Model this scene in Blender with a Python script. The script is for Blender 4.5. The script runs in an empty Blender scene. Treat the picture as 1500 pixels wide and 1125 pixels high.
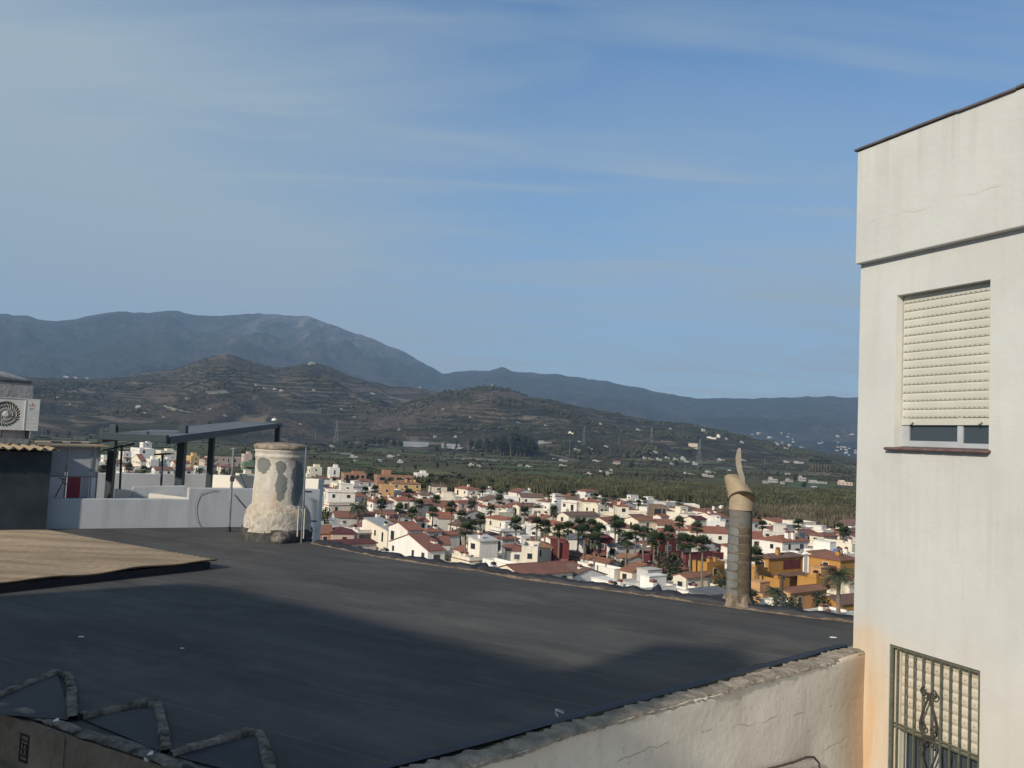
import bpy, bmesh, math, random
import numpy as np
from mathutils import Vector, Matrix
from mathutils.bvhtree import BVHTree

random.seed(7)
rng = np.random.default_rng(7)
S = bpy.context.scene
COL = S.collection
R = math.radians

# ------------------------------------------------------------------ camera
F = 1250.0
KD = F / 1100
CAM = Vector((0, 0, 26.0))
PITCH = math.atan((645 - 562.5) / F)
ROLL = 0.0475
RM = Matrix.Rotation(math.pi / 2 + PITCH, 3, 'X') @ Matrix.Rotation(ROLL, 3, 'Z')
cd = bpy.data.cameras.new('camera')
cam = bpy.data.objects.new('camera', cd)
COL.objects.link(cam)
cam.matrix_world = Matrix.Translation(CAM) @ RM.to_4x4()
cd.sensor_width = 36
cd.lens = F / 1500 * 36
cd.clip_start = 0.1
cd.clip_end = 60000
S.camera = cam


def ray(u, v):
    return (RM @ Vector(((u - 750) / F, -(v - 562.5) / F, -1))).normalized()


def at_z(u, v, z):
    d = ray(u, v)
    return CAM + d * ((z - CAM.z) / d.z)


def at_d(u, v, y):
    d = ray(u, v)
    return CAM + d * (y / d.y)


def on_plane(u, v, p, n):
    d = ray(u, v)
    return CAM + d * ((p - CAM).dot(n) / d.dot(n))


def pix(p):
    q = RM.transposed() @ (Vector(p) - CAM)
    return 750 + F * q.x / -q.z, 562.5 - F * q.y / -q.z


def hor(u):
    return 645 + 0.0475 * (u - 750)


# ------------------------------------------------------------------ noise
def _h(ix, iy, s):
    n = (ix.astype(np.int64) * 374761393 + iy.astype(np.int64) * 668265263 + s * 974634541) & 0x7fffffff
    n = ((n ^ (n >> 13)) * 1274126177) & 0x7fffffff
    return ((n ^ (n >> 16)) & 0xffff) / 65535.0


def vnoise(x, y, s=0):
    x = np.asarray(x, float); y = np.asarray(y, float)
    ix = np.floor(x); iy = np.floor(y)
    fx = x - ix; fy = y - iy
    fx = fx * fx * (3 - 2 * fx); fy = fy * fy * (3 - 2 * fy)
    a = _h(ix, iy, s); b = _h(ix + 1, iy, s); c = _h(ix, iy + 1, s); d = _h(ix + 1, iy + 1, s)
    return (a * (1 - fx) + b * fx) * (1 - fy) + (c * (1 - fx) + d * fx) * fy


def fbm(x, y, o=4, s=0):
    t = 0; a = .5
    for i in range(o):
        t = t + a * vnoise(x * 2 ** i, y * 2 ** i, s + i * 17); a *= .5
    return t / (1 - .5 ** o)


def ridged(x, y, o=4, s=0):
    t = 0; a = .5
    for i in range(o):
        t = t + a * (1 - np.abs(2 * vnoise(x * 2 ** i, y * 2 ** i, s + i * 31) - 1)); a *= .5
    return t / (1 - .5 ** o)


# ------------------------------------------------------------------ mesh builder
class MB:
    def __init__(s):
        s.v = []; s.f = []; s.m = []; s.sm = []

    def add(s, vs, fs, mi=0, smooth=False):
        o = len(s.v)
        s.v += [tuple(p) for p in vs]
        for f in fs:
            s.f.append([i + o for i in f]); s.m.append(mi); s.sm.append(smooth)
        return s

    def box(s, x0, y0, z0, x1, y1, z1, mi=0, M=None):
        vs = [Vector((x, y, z)) for z in (z0, z1) for y in (y0, y1) for x in (x0, x1)]
        if M is not None:
            vs = [M @ p for p in vs]
        return s.add(vs, [(0, 2, 3, 1), (4, 5, 7, 6), (0, 1, 5, 4), (2, 6, 7, 3), (0, 4, 6, 2), (1, 3, 7, 5)], mi)

    def prism(s, poly, z0, z1, mi=0, M=None):
        n = len(poly)
        vs = [Vector((p[0], p[1], z0)) for p in poly] + [Vector((p[0], p[1], z1)) for p in poly]
        if M is not None:
            vs = [M @ p for p in vs]
        fs = [tuple(range(n))[::-1], tuple(range(n, 2 * n))] + [(i, (i + 1) % n, n + (i + 1) % n, n + i) for i in range(n)]
        return s.add(vs, fs, mi)

    def hexa(s, a, b, mi=0):
        """solid between two quads a (bottom) and b (top)"""
        return s.add(list(a) + list(b), [(3, 2, 1, 0), (4, 5, 6, 7), (0, 1, 5, 4), (1, 2, 6, 5), (2, 3, 7, 6), (3, 0, 4, 7)], mi)

    def tube(s, pts, r, n=8, mi=0, smooth=True, cap=True):
        pts = [Vector(p) for p in pts]
        rs = r if isinstance(r, (list, tuple)) else [r] * len(pts)
        o = len(s.v); rings = []
        for i, p in enumerate(pts):
            t = (pts[min(i + 1, len(pts) - 1)] - pts[max(i - 1, 0)]).normalized()
            up = Vector((0, 0, 1)) if abs(t.z) < .9 else Vector((1, 0, 0))
            a = t.cross(up).normalized(); b = a.cross(t)
            rings.append([p + (a * math.cos(2 * math.pi * k / n) + b * math.sin(2 * math.pi * k / n)) * rs[i] for k in range(n)])
        vs = [q for rg in rings for q in rg]
        fs = []
        for i in range(len(pts) - 1):
            for k in range(n):
                fs.append((i * n + k, i * n + (k + 1) % n, (i + 1) * n + (k + 1) % n, (i + 1) * n + k))
        s.add(vs, fs, mi, smooth)
        if cap:
            s.add(rings[0], [tuple(range(n))[::-1]], mi); s.add(rings[-1], [tuple(range(n))], mi)
        return s

    def lathe(s, prof, n=32, mi=0, smooth=True, c=(0, 0)):
        vs = []
        for r, z in prof:
            for k in range(n):
                a = 2 * math.pi * k / n
                vs.append((c[0] + r * math.cos(a), c[1] + r * math.sin(a), z))
        fs = []
        for i in range(len(prof) - 1):
            for k in range(n):
                fs.append((i * n + k, i * n + (k + 1) % n, (i + 1) * n + (k + 1) % n, (i + 1) * n + k))
        s.add(vs, fs, mi, smooth)
        s.add(vs[-n:], [tuple(range(n))], mi)
        return s

    def rings(s, rgs, mi=0, smooth=True, cap=True):
        n = len(rgs[0]); vs = [q for rg in rgs for q in rg]; fs = []
        for i in range(len(rgs) - 1):
            for k in range(n):
                fs.append((i * n + k, i * n + (k + 1) % n, (i + 1) * n + (k + 1) % n, (i + 1) * n + k))
        s.add(vs, fs, mi, smooth)
        if cap:
            s.add(rgs[0], [tuple(range(n))[::-1]], mi); s.add(rgs[-1], [tuple(range(n))], mi)
        return s

    def grid(s, P, mi=0, smooth=True):
        """P[i][j] points"""
        ni, nj = len(P), len(P[0])
        vs = [q for row in P for q in row]
        fs = [(i * nj + j, i * nj + j + 1, (i + 1) * nj + j + 1, (i + 1) * nj + j) for i in range(ni - 1) for j in range(nj - 1)]
        return s.add(vs, fs, mi, smooth)

    def build(s, name, mats, parent=None, loc=None, rotz=None, bevel=0):
        me = bpy.data.meshes.new(name)
        me.from_pydata(s.v, [], s.f)
        if not isinstance(mats, (list, tuple)):
            mats = [mats]
        for m in mats:
            me.materials.append(m)
        me.polygons.foreach_set('material_index', s.m)
        me.polygons.foreach_set('use_smooth', s.sm)
        me.update()
        o = bpy.data.objects.new(name, me)
        COL.objects.link(o)
        if parent:
            o.parent = parent
        if loc is not None:
            o.location = loc
        if rotz is not None:
            o.rotation_euler.z = rotz
        if bevel:
            b = o.modifiers.new('bevel', 'BEVEL'); b.width = bevel; b.segments = 2; b.limit_method = 'ANGLE'
        return o


def np_mesh(name, V, Fq, mat, smooth=True, idx=None):
    """fast mesh from numpy arrays, faces all the same size"""
    me = bpy.data.meshes.new(name)
    k = Fq.shape[1]
    me.vertices.add(len(V)); me.vertices.foreach_set('co', V.astype(np.float32).ravel())
    me.loops.add(Fq.size); me.loops.foreach_set('vertex_index', Fq.astype(np.int32).ravel())
    me.polygons.add(len(Fq))
    me.polygons.foreach_set('loop_start', np.arange(0, Fq.size, k, dtype=np.int32))
    me.polygons.foreach_set('loop_total', np.full(len(Fq), k, dtype=np.int32))
    for m in (mat if isinstance(mat, list) else [mat]):
        me.materials.append(m)
    if idx is not None:
        me.polygons.foreach_set('material_index', idx.astype(np.int32))
    me.update(calc_edges=True)
    me.polygons.foreach_set('use_smooth', np.full(len(Fq), smooth))
    o = bpy.data.objects.new(name, me); COL.objects.link(o)
    return o


def grid_faces(ni, nj):
    i, j = np.meshgrid(np.arange(ni - 1), np.arange(nj - 1), indexing='ij')
    a = i * nj + j
    return np.stack([a, a + 1, a + nj + 1, a + nj], -1).reshape(-1, 4)


def tag(o, label=None, cat=None, group=None, kind=None):
    if label: o['label'] = label
    if cat: o['category'] = cat
    if group: o['group'] = group
    if kind: o['kind'] = kind
    return o


def thing(name, loc, rz=0, label=None, cat=None, group=None):
    o = bpy.data.objects.new(name, None); COL.objects.link(o)
    o.location = loc; o.rotation_euler.z = rz
    o.empty_display_size = .3
    return tag(o, label, cat, group)


def link_mesh(name, me, parent=None, loc=None, rz=0, sc=None):
    o = bpy.data.objects.new(name, me); COL.objects.link(o)
    if parent: o.parent = parent
    if loc is not None: o.location = loc
    o.rotation_euler.z = rz
    if sc: o.scale = sc if isinstance(sc, tuple) else (sc, sc, sc)
    return o


# ------------------------------------------------------------------ materials
class NT:
    def __init__(s, name, rough=.85, spec=.3):
        s.mat = bpy.data.materials.new(name); s.mat.use_nodes = True
        s.t = s.mat.node_tree; s.b = s.t.nodes['Principled BSDF']
        s.b.inputs['Roughness'].default_value = rough
        s.b.inputs['Specular IOR Level'].default_value = spec
        s._pos = None

    def n(s, typ, **kw):
        nd = s.t.nodes.new(typ)
        for k, v in kw.items():
            setattr(nd, k, v)
        return nd

    def l(s, a, b): s.t.links.new(a, b)

    def setv(s, sock, v):
        if hasattr(v, 'is_linked') or isinstance(v, bpy.types.NodeSocket):
            s.l(v, sock)
        else:
            sock.default_value = v

    def pos(s):
        if s._pos is None: s._pos = s.n('ShaderNodeNewGeometry').outputs['Position']
        return s._pos

    def obj(s): return s.n('ShaderNodeTexCoord').outputs['Object']

    def mapping(s, vec, scale=(1, 1, 1), rot=(0, 0, 0), loc=(0, 0, 0)):
        m = s.n('ShaderNodeMapping')
        m.inputs['Scale'].default_value = scale; m.inputs['Rotation'].default_value = rot; m.inputs['Location'].default_value = loc
        s.l(vec, m.inputs['Vector']); return m.outputs[0]

    def noise(s, vec, scale, detail=4, rough=.55, dist=0):
        nd = s.n('ShaderNodeTexNoise'); nd.inputs['Scale'].default_value = scale; nd.inputs['Detail'].default_value = detail
        nd.inputs['Roughness'].default_value = rough; nd.inputs['Distortion'].default_value = dist
        s.l(vec, nd.inputs['Vector']); return nd.outputs['Fac']

    def voro(s, vec, scale, out='Distance', feature='F1'):
        nd = s.n('ShaderNodeTexVoronoi', feature=feature); nd.inputs['Scale'].default_value = scale
        s.l(vec, nd.inputs['Vector']); return nd.outputs[out]

    def ramp(s, f, stops):
        nd = s.n('ShaderNodeValToRGB'); e = nd.color_ramp.elements
        while len(e) < len(stops): e.new(.5)
        for el, (p, c) in zip(e, stops):
            el.position = p; el.color = (c, c, c, 1) if isinstance(c, (int, float)) else (*c, 1)
        s.l(f, nd.inputs[0]); return nd.outputs[0]

    def math(s, op, a, b=None, c=None, clamp=False):
        nd = s.n('ShaderNodeMath', operation=op, use_clamp=clamp)
        for i, v in enumerate((a, b, c)):
            if v is not None: s.setv(nd.inputs[i], v)
        return nd.outputs[0]

    def mix(s, f, a, b, blend='MIX'):
        nd = s.n('ShaderNodeMix', data_type='RGBA', blend_type=blend)
        s.setv(nd.inputs[0], f)
        for sk, v in ((nd.inputs[6], a), (nd.inputs[7], b)):
            if isinstance(v, tuple): sk.default_value = (*v, 1) if len(v) == 3 else v
            else: s.l(v, sk)
        return nd.outputs[2]

    def sep(s, v):
        nd = s.n('ShaderNodeSeparateXYZ'); s.l(v, nd.inputs[0]); return nd.outputs

    def color(s, c): 
        if isinstance(c, tuple): s.b.inputs['Base Color'].default_value = (*c, 1)
        else: s.l(c, s.b.inputs['Base Color'])

    def bump(s, h, strength=.3, dist=.02):
        nd = s.n('ShaderNodeBump'); nd.inputs['Strength'].default_value = strength; nd.inputs['Distance'].default_value = dist
        s.l(h, nd.inputs['Height'])
        if s.b.inputs['Normal'].is_linked:
            s.l(s.b.inputs['Normal'].links[0].from_socket, nd.inputs['Normal'])
        s.l(nd.outputs[0], s.b.inputs['Normal'])


def mulc(c, k): return tuple(x * k for x in c)


def simple(name, c, var=.25, scale=3, rough=.8, bump=0, bscale=30, coord='pos', spec=.3):
    m = NT(name, rough, spec)
    v = m.pos() if coord == 'pos' else m.obj()
    f = m.noise(v, scale, 5)
    m.color(m.mix(m.ramp(f, [(.3, 0), (.7, 1)]), mulc(c, 1 - var), mulc(c, 1 + var * .6)))
    if bump:
        m.bump(m.noise(v, bscale, 4), bump, .01)
    return m.mat


def plain(name, c, rough=.5, metal=0, spec=.5):
    m = NT(name, rough, spec); m.color(c); m.b.inputs['Metallic'].default_value = metal
    return m.mat


def stucco_far(name, c, dirt=.25):
    """painted render of the distant houses: streaky, weathered"""
    m = NT(name, .9, .2)
    p = m.pos()
    st = m.noise(m.mapping(p, (1.2, 1.2, .25)), 1.1, 5)
    bl = m.noise(p, .22, 3)
    c1 = m.mix(m.ramp(st, [(.42, 0), (.75, 1)]), c, mulc(c, 1 - dirt))
    c2 = m.mix(m.ramp(bl, [(.4, 0), (.65, .55)]), c1, (c[0] * .95, c[1] * .88, c[2] * .78))
    m.color(c2)
    return m.mat


def tiles(name, c, col2):
    m = NT(name, .85, .2)
    o = m.obj()
    w = m.n('ShaderNodeTexWave', wave_type='BANDS', bands_direction='X', wave_profile='SIN')
    w.inputs['Scale'].default_value = 1.4; w.inputs['Distortion'].default_value = .4
    m.l(o, w.inputs['Vector'])
    w2 = m.n('ShaderNodeTexWave', wave_type='BANDS', bands_direction='Y', wave_profile='SIN')
    w2.inputs['Scale'].default_value = 1.4; w2.inputs['Distortion'].default_value = .4
    m.l(o, w2.inputs['Vector'])
    big = m.noise(m.pos(), .5, 4); fine = m.noise(m.pos(), 3.5, 3)
    k = m.mix(m.ramp(big, [(.35, 0), (.65, 1)]), c, col2)
    k = m.mix(m.ramp(fine, [(.35, 0), (.7, .7)]), k, mulc(c, .55))
    m.color(k)
    m.bump(m.math('MAXIMUM', w.outputs['Fac'], w2.outputs['Fac']), .5, .06)
    return m.mat


WH = (.80, .76, .68)
M = {}
M['white'] = stucco_far('white_render', WH)
M['white2'] = stucco_far('whitewash', (.82, .79, .72), .18)
M['cream'] = stucco_far('cream_render', (.78, .71, .57))
M['pale'] = stucco_far('pale_grey_render', (.55, .52, .48))
M['pinkish'] = stucco_far('pinkish_render', (.60, .47, .40))
M['yellow'] = stucco_far('yellow_render', (.62, .43, .20))
M['ochre'] = stucco_far('ochre_render', (.47, .25, .07), .25)
M['orange'] = stucco_far('orange_render', (.56, .33, .16))
M['maroon'] = stucco_far('maroon_render', (.155, .042, .042), .3)
M['brick'] = stucco_far('bare_brickwork', (.40, .22, .14))
M['brownstone'] = stucco_far('brown_stonework', (.22, .16, .12))
M['greywall'] = stucco_far('grey_render', (.26, .27, .28))
M['green_paint'] = stucco_far('green_paint', (.16, .25, .17))
M['deck'] = simple('white_roof_deck', (.52, .50, .45), .25, .8)
M['deckbrown'] = simple('terracotta_deck', (.22, .11, .08), .3, .9)
M['deckgrey'] = simple('grey_roof_deck', (.36, .36, .34), .25, .9)
M['red'] = tiles('red_roof_tiles', (.36, .15, .095), (.28, .12, .08))
M['dullred'] = tiles('weathered_red_tiles', (.29, .135, .095), (.22, .105, .08))
M['orangeroof'] = tiles('orange_roof_tiles', (.33, .16, .095), (.26, .125, .08))
M['tanroof'] = tiles('tan_roof_tiles', (.36, .20, .11), (.27, .15, .09))
M['brownroof'] = tiles('brown_roof_tiles', (.23, .14, .105), (.17, .11, .085))
M['maroonroof'] = tiles('maroon_roof_tiles', (.15, .05, .05), (.12, .045, .045))
M['greyroof'] = tiles('grey_roof_tiles', (.20, .20, .20), (.15, .155, .16))
M['glass'] = plain('dark_window_glass', (.025, .03, .035), .15)
M['glassblue'] = plain('bluish_window_glass', (.07, .085, .10), .2)  # lighter, bluer tone than the dark glass
M['trunk'] = simple('palm_trunk_bark', (.21, .165, .12), .4, 4)
M['frond'] = simple('palm_fronds', (.055, .075, .034), .5, 1.2, .7)
M['frond2'] = simple('date_palm_fronds', (.075, .095, .05), .45, 1.2, .7)
M['dead'] = simple('dead_palm_fronds', (.15, .105, .06), .35, 2)
M['leaf'] = simple('tree_foliage', (.04, .058, .028), .5, .8, .8)
M['leafdark'] = simple('dark_tree_foliage', (.022, .034, .022), .5, .5, .8)
M['bark'] = simple('tree_bark', (.10, .08, .06), .3, 3)
M['scrub'] = simple('scrub_foliage', (.050, .050, .024), .6, .01, .9)
M['reed'] = simple('dry_reeds', (.135, .115, .07), .55, .08, .9)
M['reedgreen'] = simple('green_reeds', (.092, .088, .040), .6, .05, .9)
M['steel'] = plain('green_grey_steel', (.028, .045, .052), .5)
M['galv'] = simple('galvanised_pole', (.22, .23, .24), .3, 8, .5)
M['dark'] = plain('dark_rubber', (.02, .02, .022), .7)
M['tank'] = simple('blue_water_tank', (.03, .20, .48), .2, 3, .5)
M['wood_pole'] = simple('wooden_pole', (.06, .045, .035), .3, 5)


def m_ground():
    m = NT('valley_ground_soil', .95, .1)
    p = m.pos()
    w = m.n('ShaderNodeTexNoise'); w.inputs['Scale'].default_value = .006; w.inputs['Detail'].default_value = 2
    m.l(p, w.inputs['Vector'])
    off = m.n('ShaderNodeVectorMath', operation='MULTIPLY_ADD')
    m.l(w.outputs['Color'], off.inputs[0]); off.inputs[1].default_value = (60, 60, 0); m.l(p, off.inputs[2])
    pv = off.outputs[0]
    plots = m.voro(m.mapping(pv, (1, .55, 0), rot=(0, 0, .35)), .012, 'Color')
    g = m.sep(plots)
    base = m.ramp(g[0], [(0, (.095, .088, .040)), (.25, (.13, .115, .056)), (.45, (.072, .070, .034)),
                         (.62, (.14, .125, .062)), (.78, (.10, .10, .046)), (.9, (.18, .15, .09)), (1, (.085, .08, .042))])
    rows = m.n('ShaderNodeTexWave', bands_direction='Y'); rows.inputs['Scale'].default_value = .06
    rows.inputs['Distortion'].default_value = 4; rows.inputs['Detail'].default_value = 3
    m.l(m.mapping(pv, (1, 1, 0), rot=(0, 0, .3)), rows.inputs['Vector'])
    c = m.mix(m.math('MULTIPLY', rows.outputs['Fac'], .45), base, (.045, .045, .025))
    fine = m.noise(p, .09, 6, .65)
    c = m.mix(m.ramp(fine, [(.42, 0), (.68, .75)]), c, (.045, .046, .024))
    pale = m.noise(m.mapping(pv, (.35, 1.2, 0)), .02, 4)
    c = m.mix(m.ramp(pale, [(.60, 0), (.68, .55)]), c, (.16, .14, .09))
    # trodden earth and paving among the houses
    s = m.sep(p)
    town = m.math('SUBTRACT', 1, m.math('MULTIPLY', m.math('SUBTRACT', s[1], 268), .03), clamp=True)
    c = m.mix(town, c, m.mix(m.noise(p, .15, 4), (.22, .19, .15), (.36, .32, .27)))
    m.color(c)
    m.bump(m.noise(p, .15, 5), .6, 2.0)
    return m.mat


def m_hill():
    m = NT('scrubby_hillside', .95, .1)
    p = m.pos()
    big = m.noise(p, .0035, 5, .6)
    med = m.noise(p, .02, 6, .65)
    f = m.math('ADD', m.math('MULTIPLY', big, .65), m.math('MULTIPLY', med, .45))
    c = m.ramp(f, [(.40, (.020, .025, .014)), (.50, (.034, .034, .021)), (.57, (.058, .047, .034)), (.66, (.088, .067, .049)), (.8, (.15, .115, .085))])
    # orchard terraces follow the contours
    s = m.sep(p)
    dz = m.math('ADD', s[2], m.math('MULTIPLY', m.noise(p, .006, 3), 45))
    ter = m.math('SINE', m.math('MULTIPLY', dz, .62))
    where = m.ramp(m.noise(p, .0028, 3), [(.45, 0), (.56, 1)])
    c = m.mix(m.math('MULTIPLY', m.math('MULTIPLY', m.ramp(ter, [(.3, 0), (.9, 1)]), where), .8), c, (.020, .024, .014))
    pl = m.math('MULTIPLY', m.ramp(m.math('MULTIPLY', ter, -1), [(.75, 0), (1, 1)]), where)
    c = m.mix(m.math('MULTIPLY', pl, .8), c, (.19, .15, .105))
    dots = m.voro(p, .085)
    c = m.mix(m.ramp(dots, [(.18, .8), (.36, 0)]), c, (.020, .026, .013))
    bare = m.ramp(m.noise(p, .009, 4, .5, .6), [(.62, 0), (.67, .85)])
    c = m.mix(bare, c, (.17, .135, .10))
    dk = m.ramp(m.noise(m.mapping(p, (1, 1, 3)), .016, 5, .6), [(.56, 0), (.62, .8)])
    c = m.mix(dk, c, (.016, .021, .012))
    m.color(c)
    m.bump(m.noise(p, .012, 7, .65), 1, 22)
    return m.mat


def m_mountain():
    m = NT('bare_mountainside', .95, .1)
    p = m.pos()
    big = m.noise(p, .0011, 6, .62)
    med = m.noise(p, .006, 6, .65)
    f = m.math('ADD', m.math('MULTIPLY', big, .6), m.math('MULTIPLY', med, .5))
    c = m.ramp(f, [(.42, (.018, .024, .018)), (.54, (.032, .035, .028)), (.64, (.055, .052, .044)), (.78, (.10, .095, .085))])
    s = m.sep(p)
    # limestone of the high right-hand shoulder
    rx = m.math('MULTIPLY', m.math('ADD', s[0], 3000), .0011, clamp=True)
    rz = m.math('MULTIPLY', m.math('SUBTRACT', s[2], 500), .0016, clamp=True)
    streak = m.noise(m.mapping(p, (2.2, .4, .5)), .0035, 6, .68)
    rock = m.math('MULTIPLY', m.math('MULTIPLY', rx, rz), m.ramp(streak, [(.44, 0), (.62, 1)]))
    c = m.mix(m.math('MULTIPLY', rock, 1.2, clamp=True), c, (.19, .175, .165))
    m.color(c)
    sc_ = m.voro(p, .016)
    c = m.mix(m.ramp(sc_, [(.15, .7), (.4, 0)]), c, (.014, .018, .014))
    c = m.mix(m.ramp(m.noise(p, .0075, 5, .6), [(.60, 0), (.68, .5)]), c, (.13, .12, .105))
    m.color(c)
    m.bump(m.noise(p, .0035, 8, .68), 1, 150)
    return m.mat


M['ground'] = m_ground(); M['hill'] = m_hill(); M['mountain'] = m_mountain()

# ------------------------------------------------------------------ world and sun
SUN_AZ = R(218)     # clockwise from +Y
SUN_EL = R(27)
W = bpy.data.worlds.new('World'); S.world = W; W.use_nodes = True
wt = W.node_tree; bg = wt.nodes['Background']
sky = wt.nodes.new('ShaderNodeTexSky'); sky.sky_type = 'NISHITA'; sky.sun_disc = False
sky.sun_elevation = SUN_EL; sky.sun_rotation = SUN_AZ
sky.air_density = 1.0; sky.dust_density = .6; sky.ozone_density = 1.5; sky.altitude = 50
tc = wt.nodes.new('ShaderNodeTexCoord')


def wn(t, **k):
    n = wt.nodes.new(t)
    for a, b in k.items(): setattr(n, a, b)
    return n


def wmath(op, a, b):
    n = wn('ShaderNodeMath', operation=op)
    for i, v in enumerate((a, b)):
        if isinstance(v, (int, float)): n.inputs[i].default_value = v
        else: wt.links.new(v, n.inputs[i])
    return n.outputs[0]


sx = wn('ShaderNodeSeparateXYZ'); wt.links.new(tc.outputs['Generated'], sx.inputs[0])
zz = wmath('ADD', wmath('MAXIMUM', sx.outputs[2], 0), .12)
cx = wn('ShaderNodeCombineXYZ')
wt.links.new(wmath('DIVIDE', sx.outputs[0], zz), cx.inputs[0]); wt.links.new(wmath('DIVIDE', sx.outputs[1], zz), cx.inputs[1])


def cirrus(scale, rot, stretch, lo, hi, detail=5, dist=.8, loc=(0, 0, 0)):
    mp = wn('ShaderNodeMapping'); mp.inputs['Scale'].default_value = stretch; mp.inputs['Rotation'].default_value = (0, 0, rot); mp.inputs['Location'].default_value = loc
    wt.links.new(cx.outputs[0], mp.inputs[0])
    nz = wn('ShaderNodeTexNoise'); nz.inputs['Scale'].default_value = scale; nz.inputs['Detail'].default_value = detail
    nz.inputs['Distortion'].default_value = dist; nz.inputs['Roughness'].default_value = .5
    wt.links.new(mp.outputs[0], nz.inputs['Vector'])
    r = wn('ShaderNodeMapRange'); r.interpolation_type = 'SMOOTHSTEP'
    r.inputs[1].default_value = lo; r.inputs[2].default_value = hi
    wt.links.new(nz.outputs[0], r.inputs[0]); return r.outputs[0]


c1 = cirrus(.55, .35, (1, 1.5, 1), .38, .75, 4, .5, (3.1, 1.2, 0))
c2 = cirrus(1.5, .25, (.5, 2.6, 1), .42, .72, 7, .9)
veil = wmath('ADD', wmath('MULTIPLY', c1, .34), wmath('MULTIPLY', c2, .32))
# a thin veil, thicker towards the left of the view
vl = wmath('ADD', veil, wmath('MAXIMUM', wmath('MULTIPLY', wmath('ADD', sx.outputs[0], -.02), -1.5), 0))
hz = wn('ShaderNodeMapRange'); hz.inputs[1].default_value = 0; hz.inputs[2].default_value = .42; hz.inputs[3].default_value = .80; hz.inputs[4].default_value = 0
wt.links.new(sx.outputs[2], hz.inputs[0])
vl = wmath('ADD', vl, hz.outputs[0])
tint = wn('ShaderNodeMix', data_type='RGBA', blend_type='MULTIPLY'); tint.inputs[0].default_value = 1
wt.links.new(sky.outputs[0], tint.inputs[6]); tint.inputs[7].default_value = (.46, .78, 1.03, 1)
mx = wn('ShaderNodeMix', data_type='RGBA'); mx.clamp_factor = True
wt.links.new(vl, mx.inputs[0]); wt.links.new(tint.outputs[2], mx.inputs[6])
mx.inputs[7].default_value = (2.95, 3.68, 4.2, 1)
wt.links.new(mx.outputs[2], bg.inputs[0])
bg.inputs[1].default_value = .10

sl = bpy.data.lights.new('sun', 'SUN'); sl.energy = 4.0; sl.angle = R(1.6); sl.color = (1, .91, .79)
so = bpy.data.objects.new('sun', sl); COL.objects.link(so)
SUND = Vector((math.sin(SUN_AZ) * math.cos(SUN_EL), math.cos(SUN_AZ) * math.cos(SUN_EL), math.sin(SUN_EL)))
so.rotation_euler = SUND.to_track_quat('Z', 'Y').to_euler()
so.location = (-30, -30, 80)
vs = S.view_settings; vs.view_transform = 'Standard'; vs.look = 'None'; vs.exposure = .38; vs.gamma = 1

# ------------------------------------------------------------------ terrain
def ground_h(x, y):
    r = np.hypot(x, y)
    t = np.clip((y - 16) / 60, 0, 1)
    z = 18 * (1 - t * t * (3 - 2 * t))
    far = np.clip((r - 380) / 800, 0, 1)
    return z + far * (fbm(x / 160, y / 160, 3, 5) - .5) * 3.0


def polar(az0, az1, na, r0, r1, nr, log=True):
    az = np.linspace(az0, az1, na)
    r = np.geomspace(r0, r1, nr) if log else np.linspace(r0, r1, nr)
    A, Rr = np.meshgrid(az, r, indexing='ij')
    return A, Rr


A, Rr = polar(-math.pi, math.pi, 361, 3, 11800, 130)
X = Rr * np.sin(A); Y = Rr * np.cos(A)
gz = ground_h(X, Y)
ground = np_mesh('ground', np.stack([X, Y, gz], -1).reshape(-1, 3), grid_faces(*X.shape), M['ground'])
tag(ground, kind='structure')
HITS = []


def add_hit(V, Fq):
    HITS.append(BVHTree.FromPolygons([tuple(v) for v in V], [tuple(int(i) for i in f) for f in Fq]))


sel = (np.abs(A) < .85) & (Rr > 60)
_j = np.where(np.abs(np.linspace(-math.pi, math.pi, 361)) < .85)[0]
_k = np.where(Rr[0] > 200)[0]
_V = np.stack([X, Y, gz], -1)[_j[0]:_j[-1] + 1, _k[0]:]
add_hit(_V.reshape(-1, 3), grid_faces(_V.shape[0], _V.shape[1]))


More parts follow.
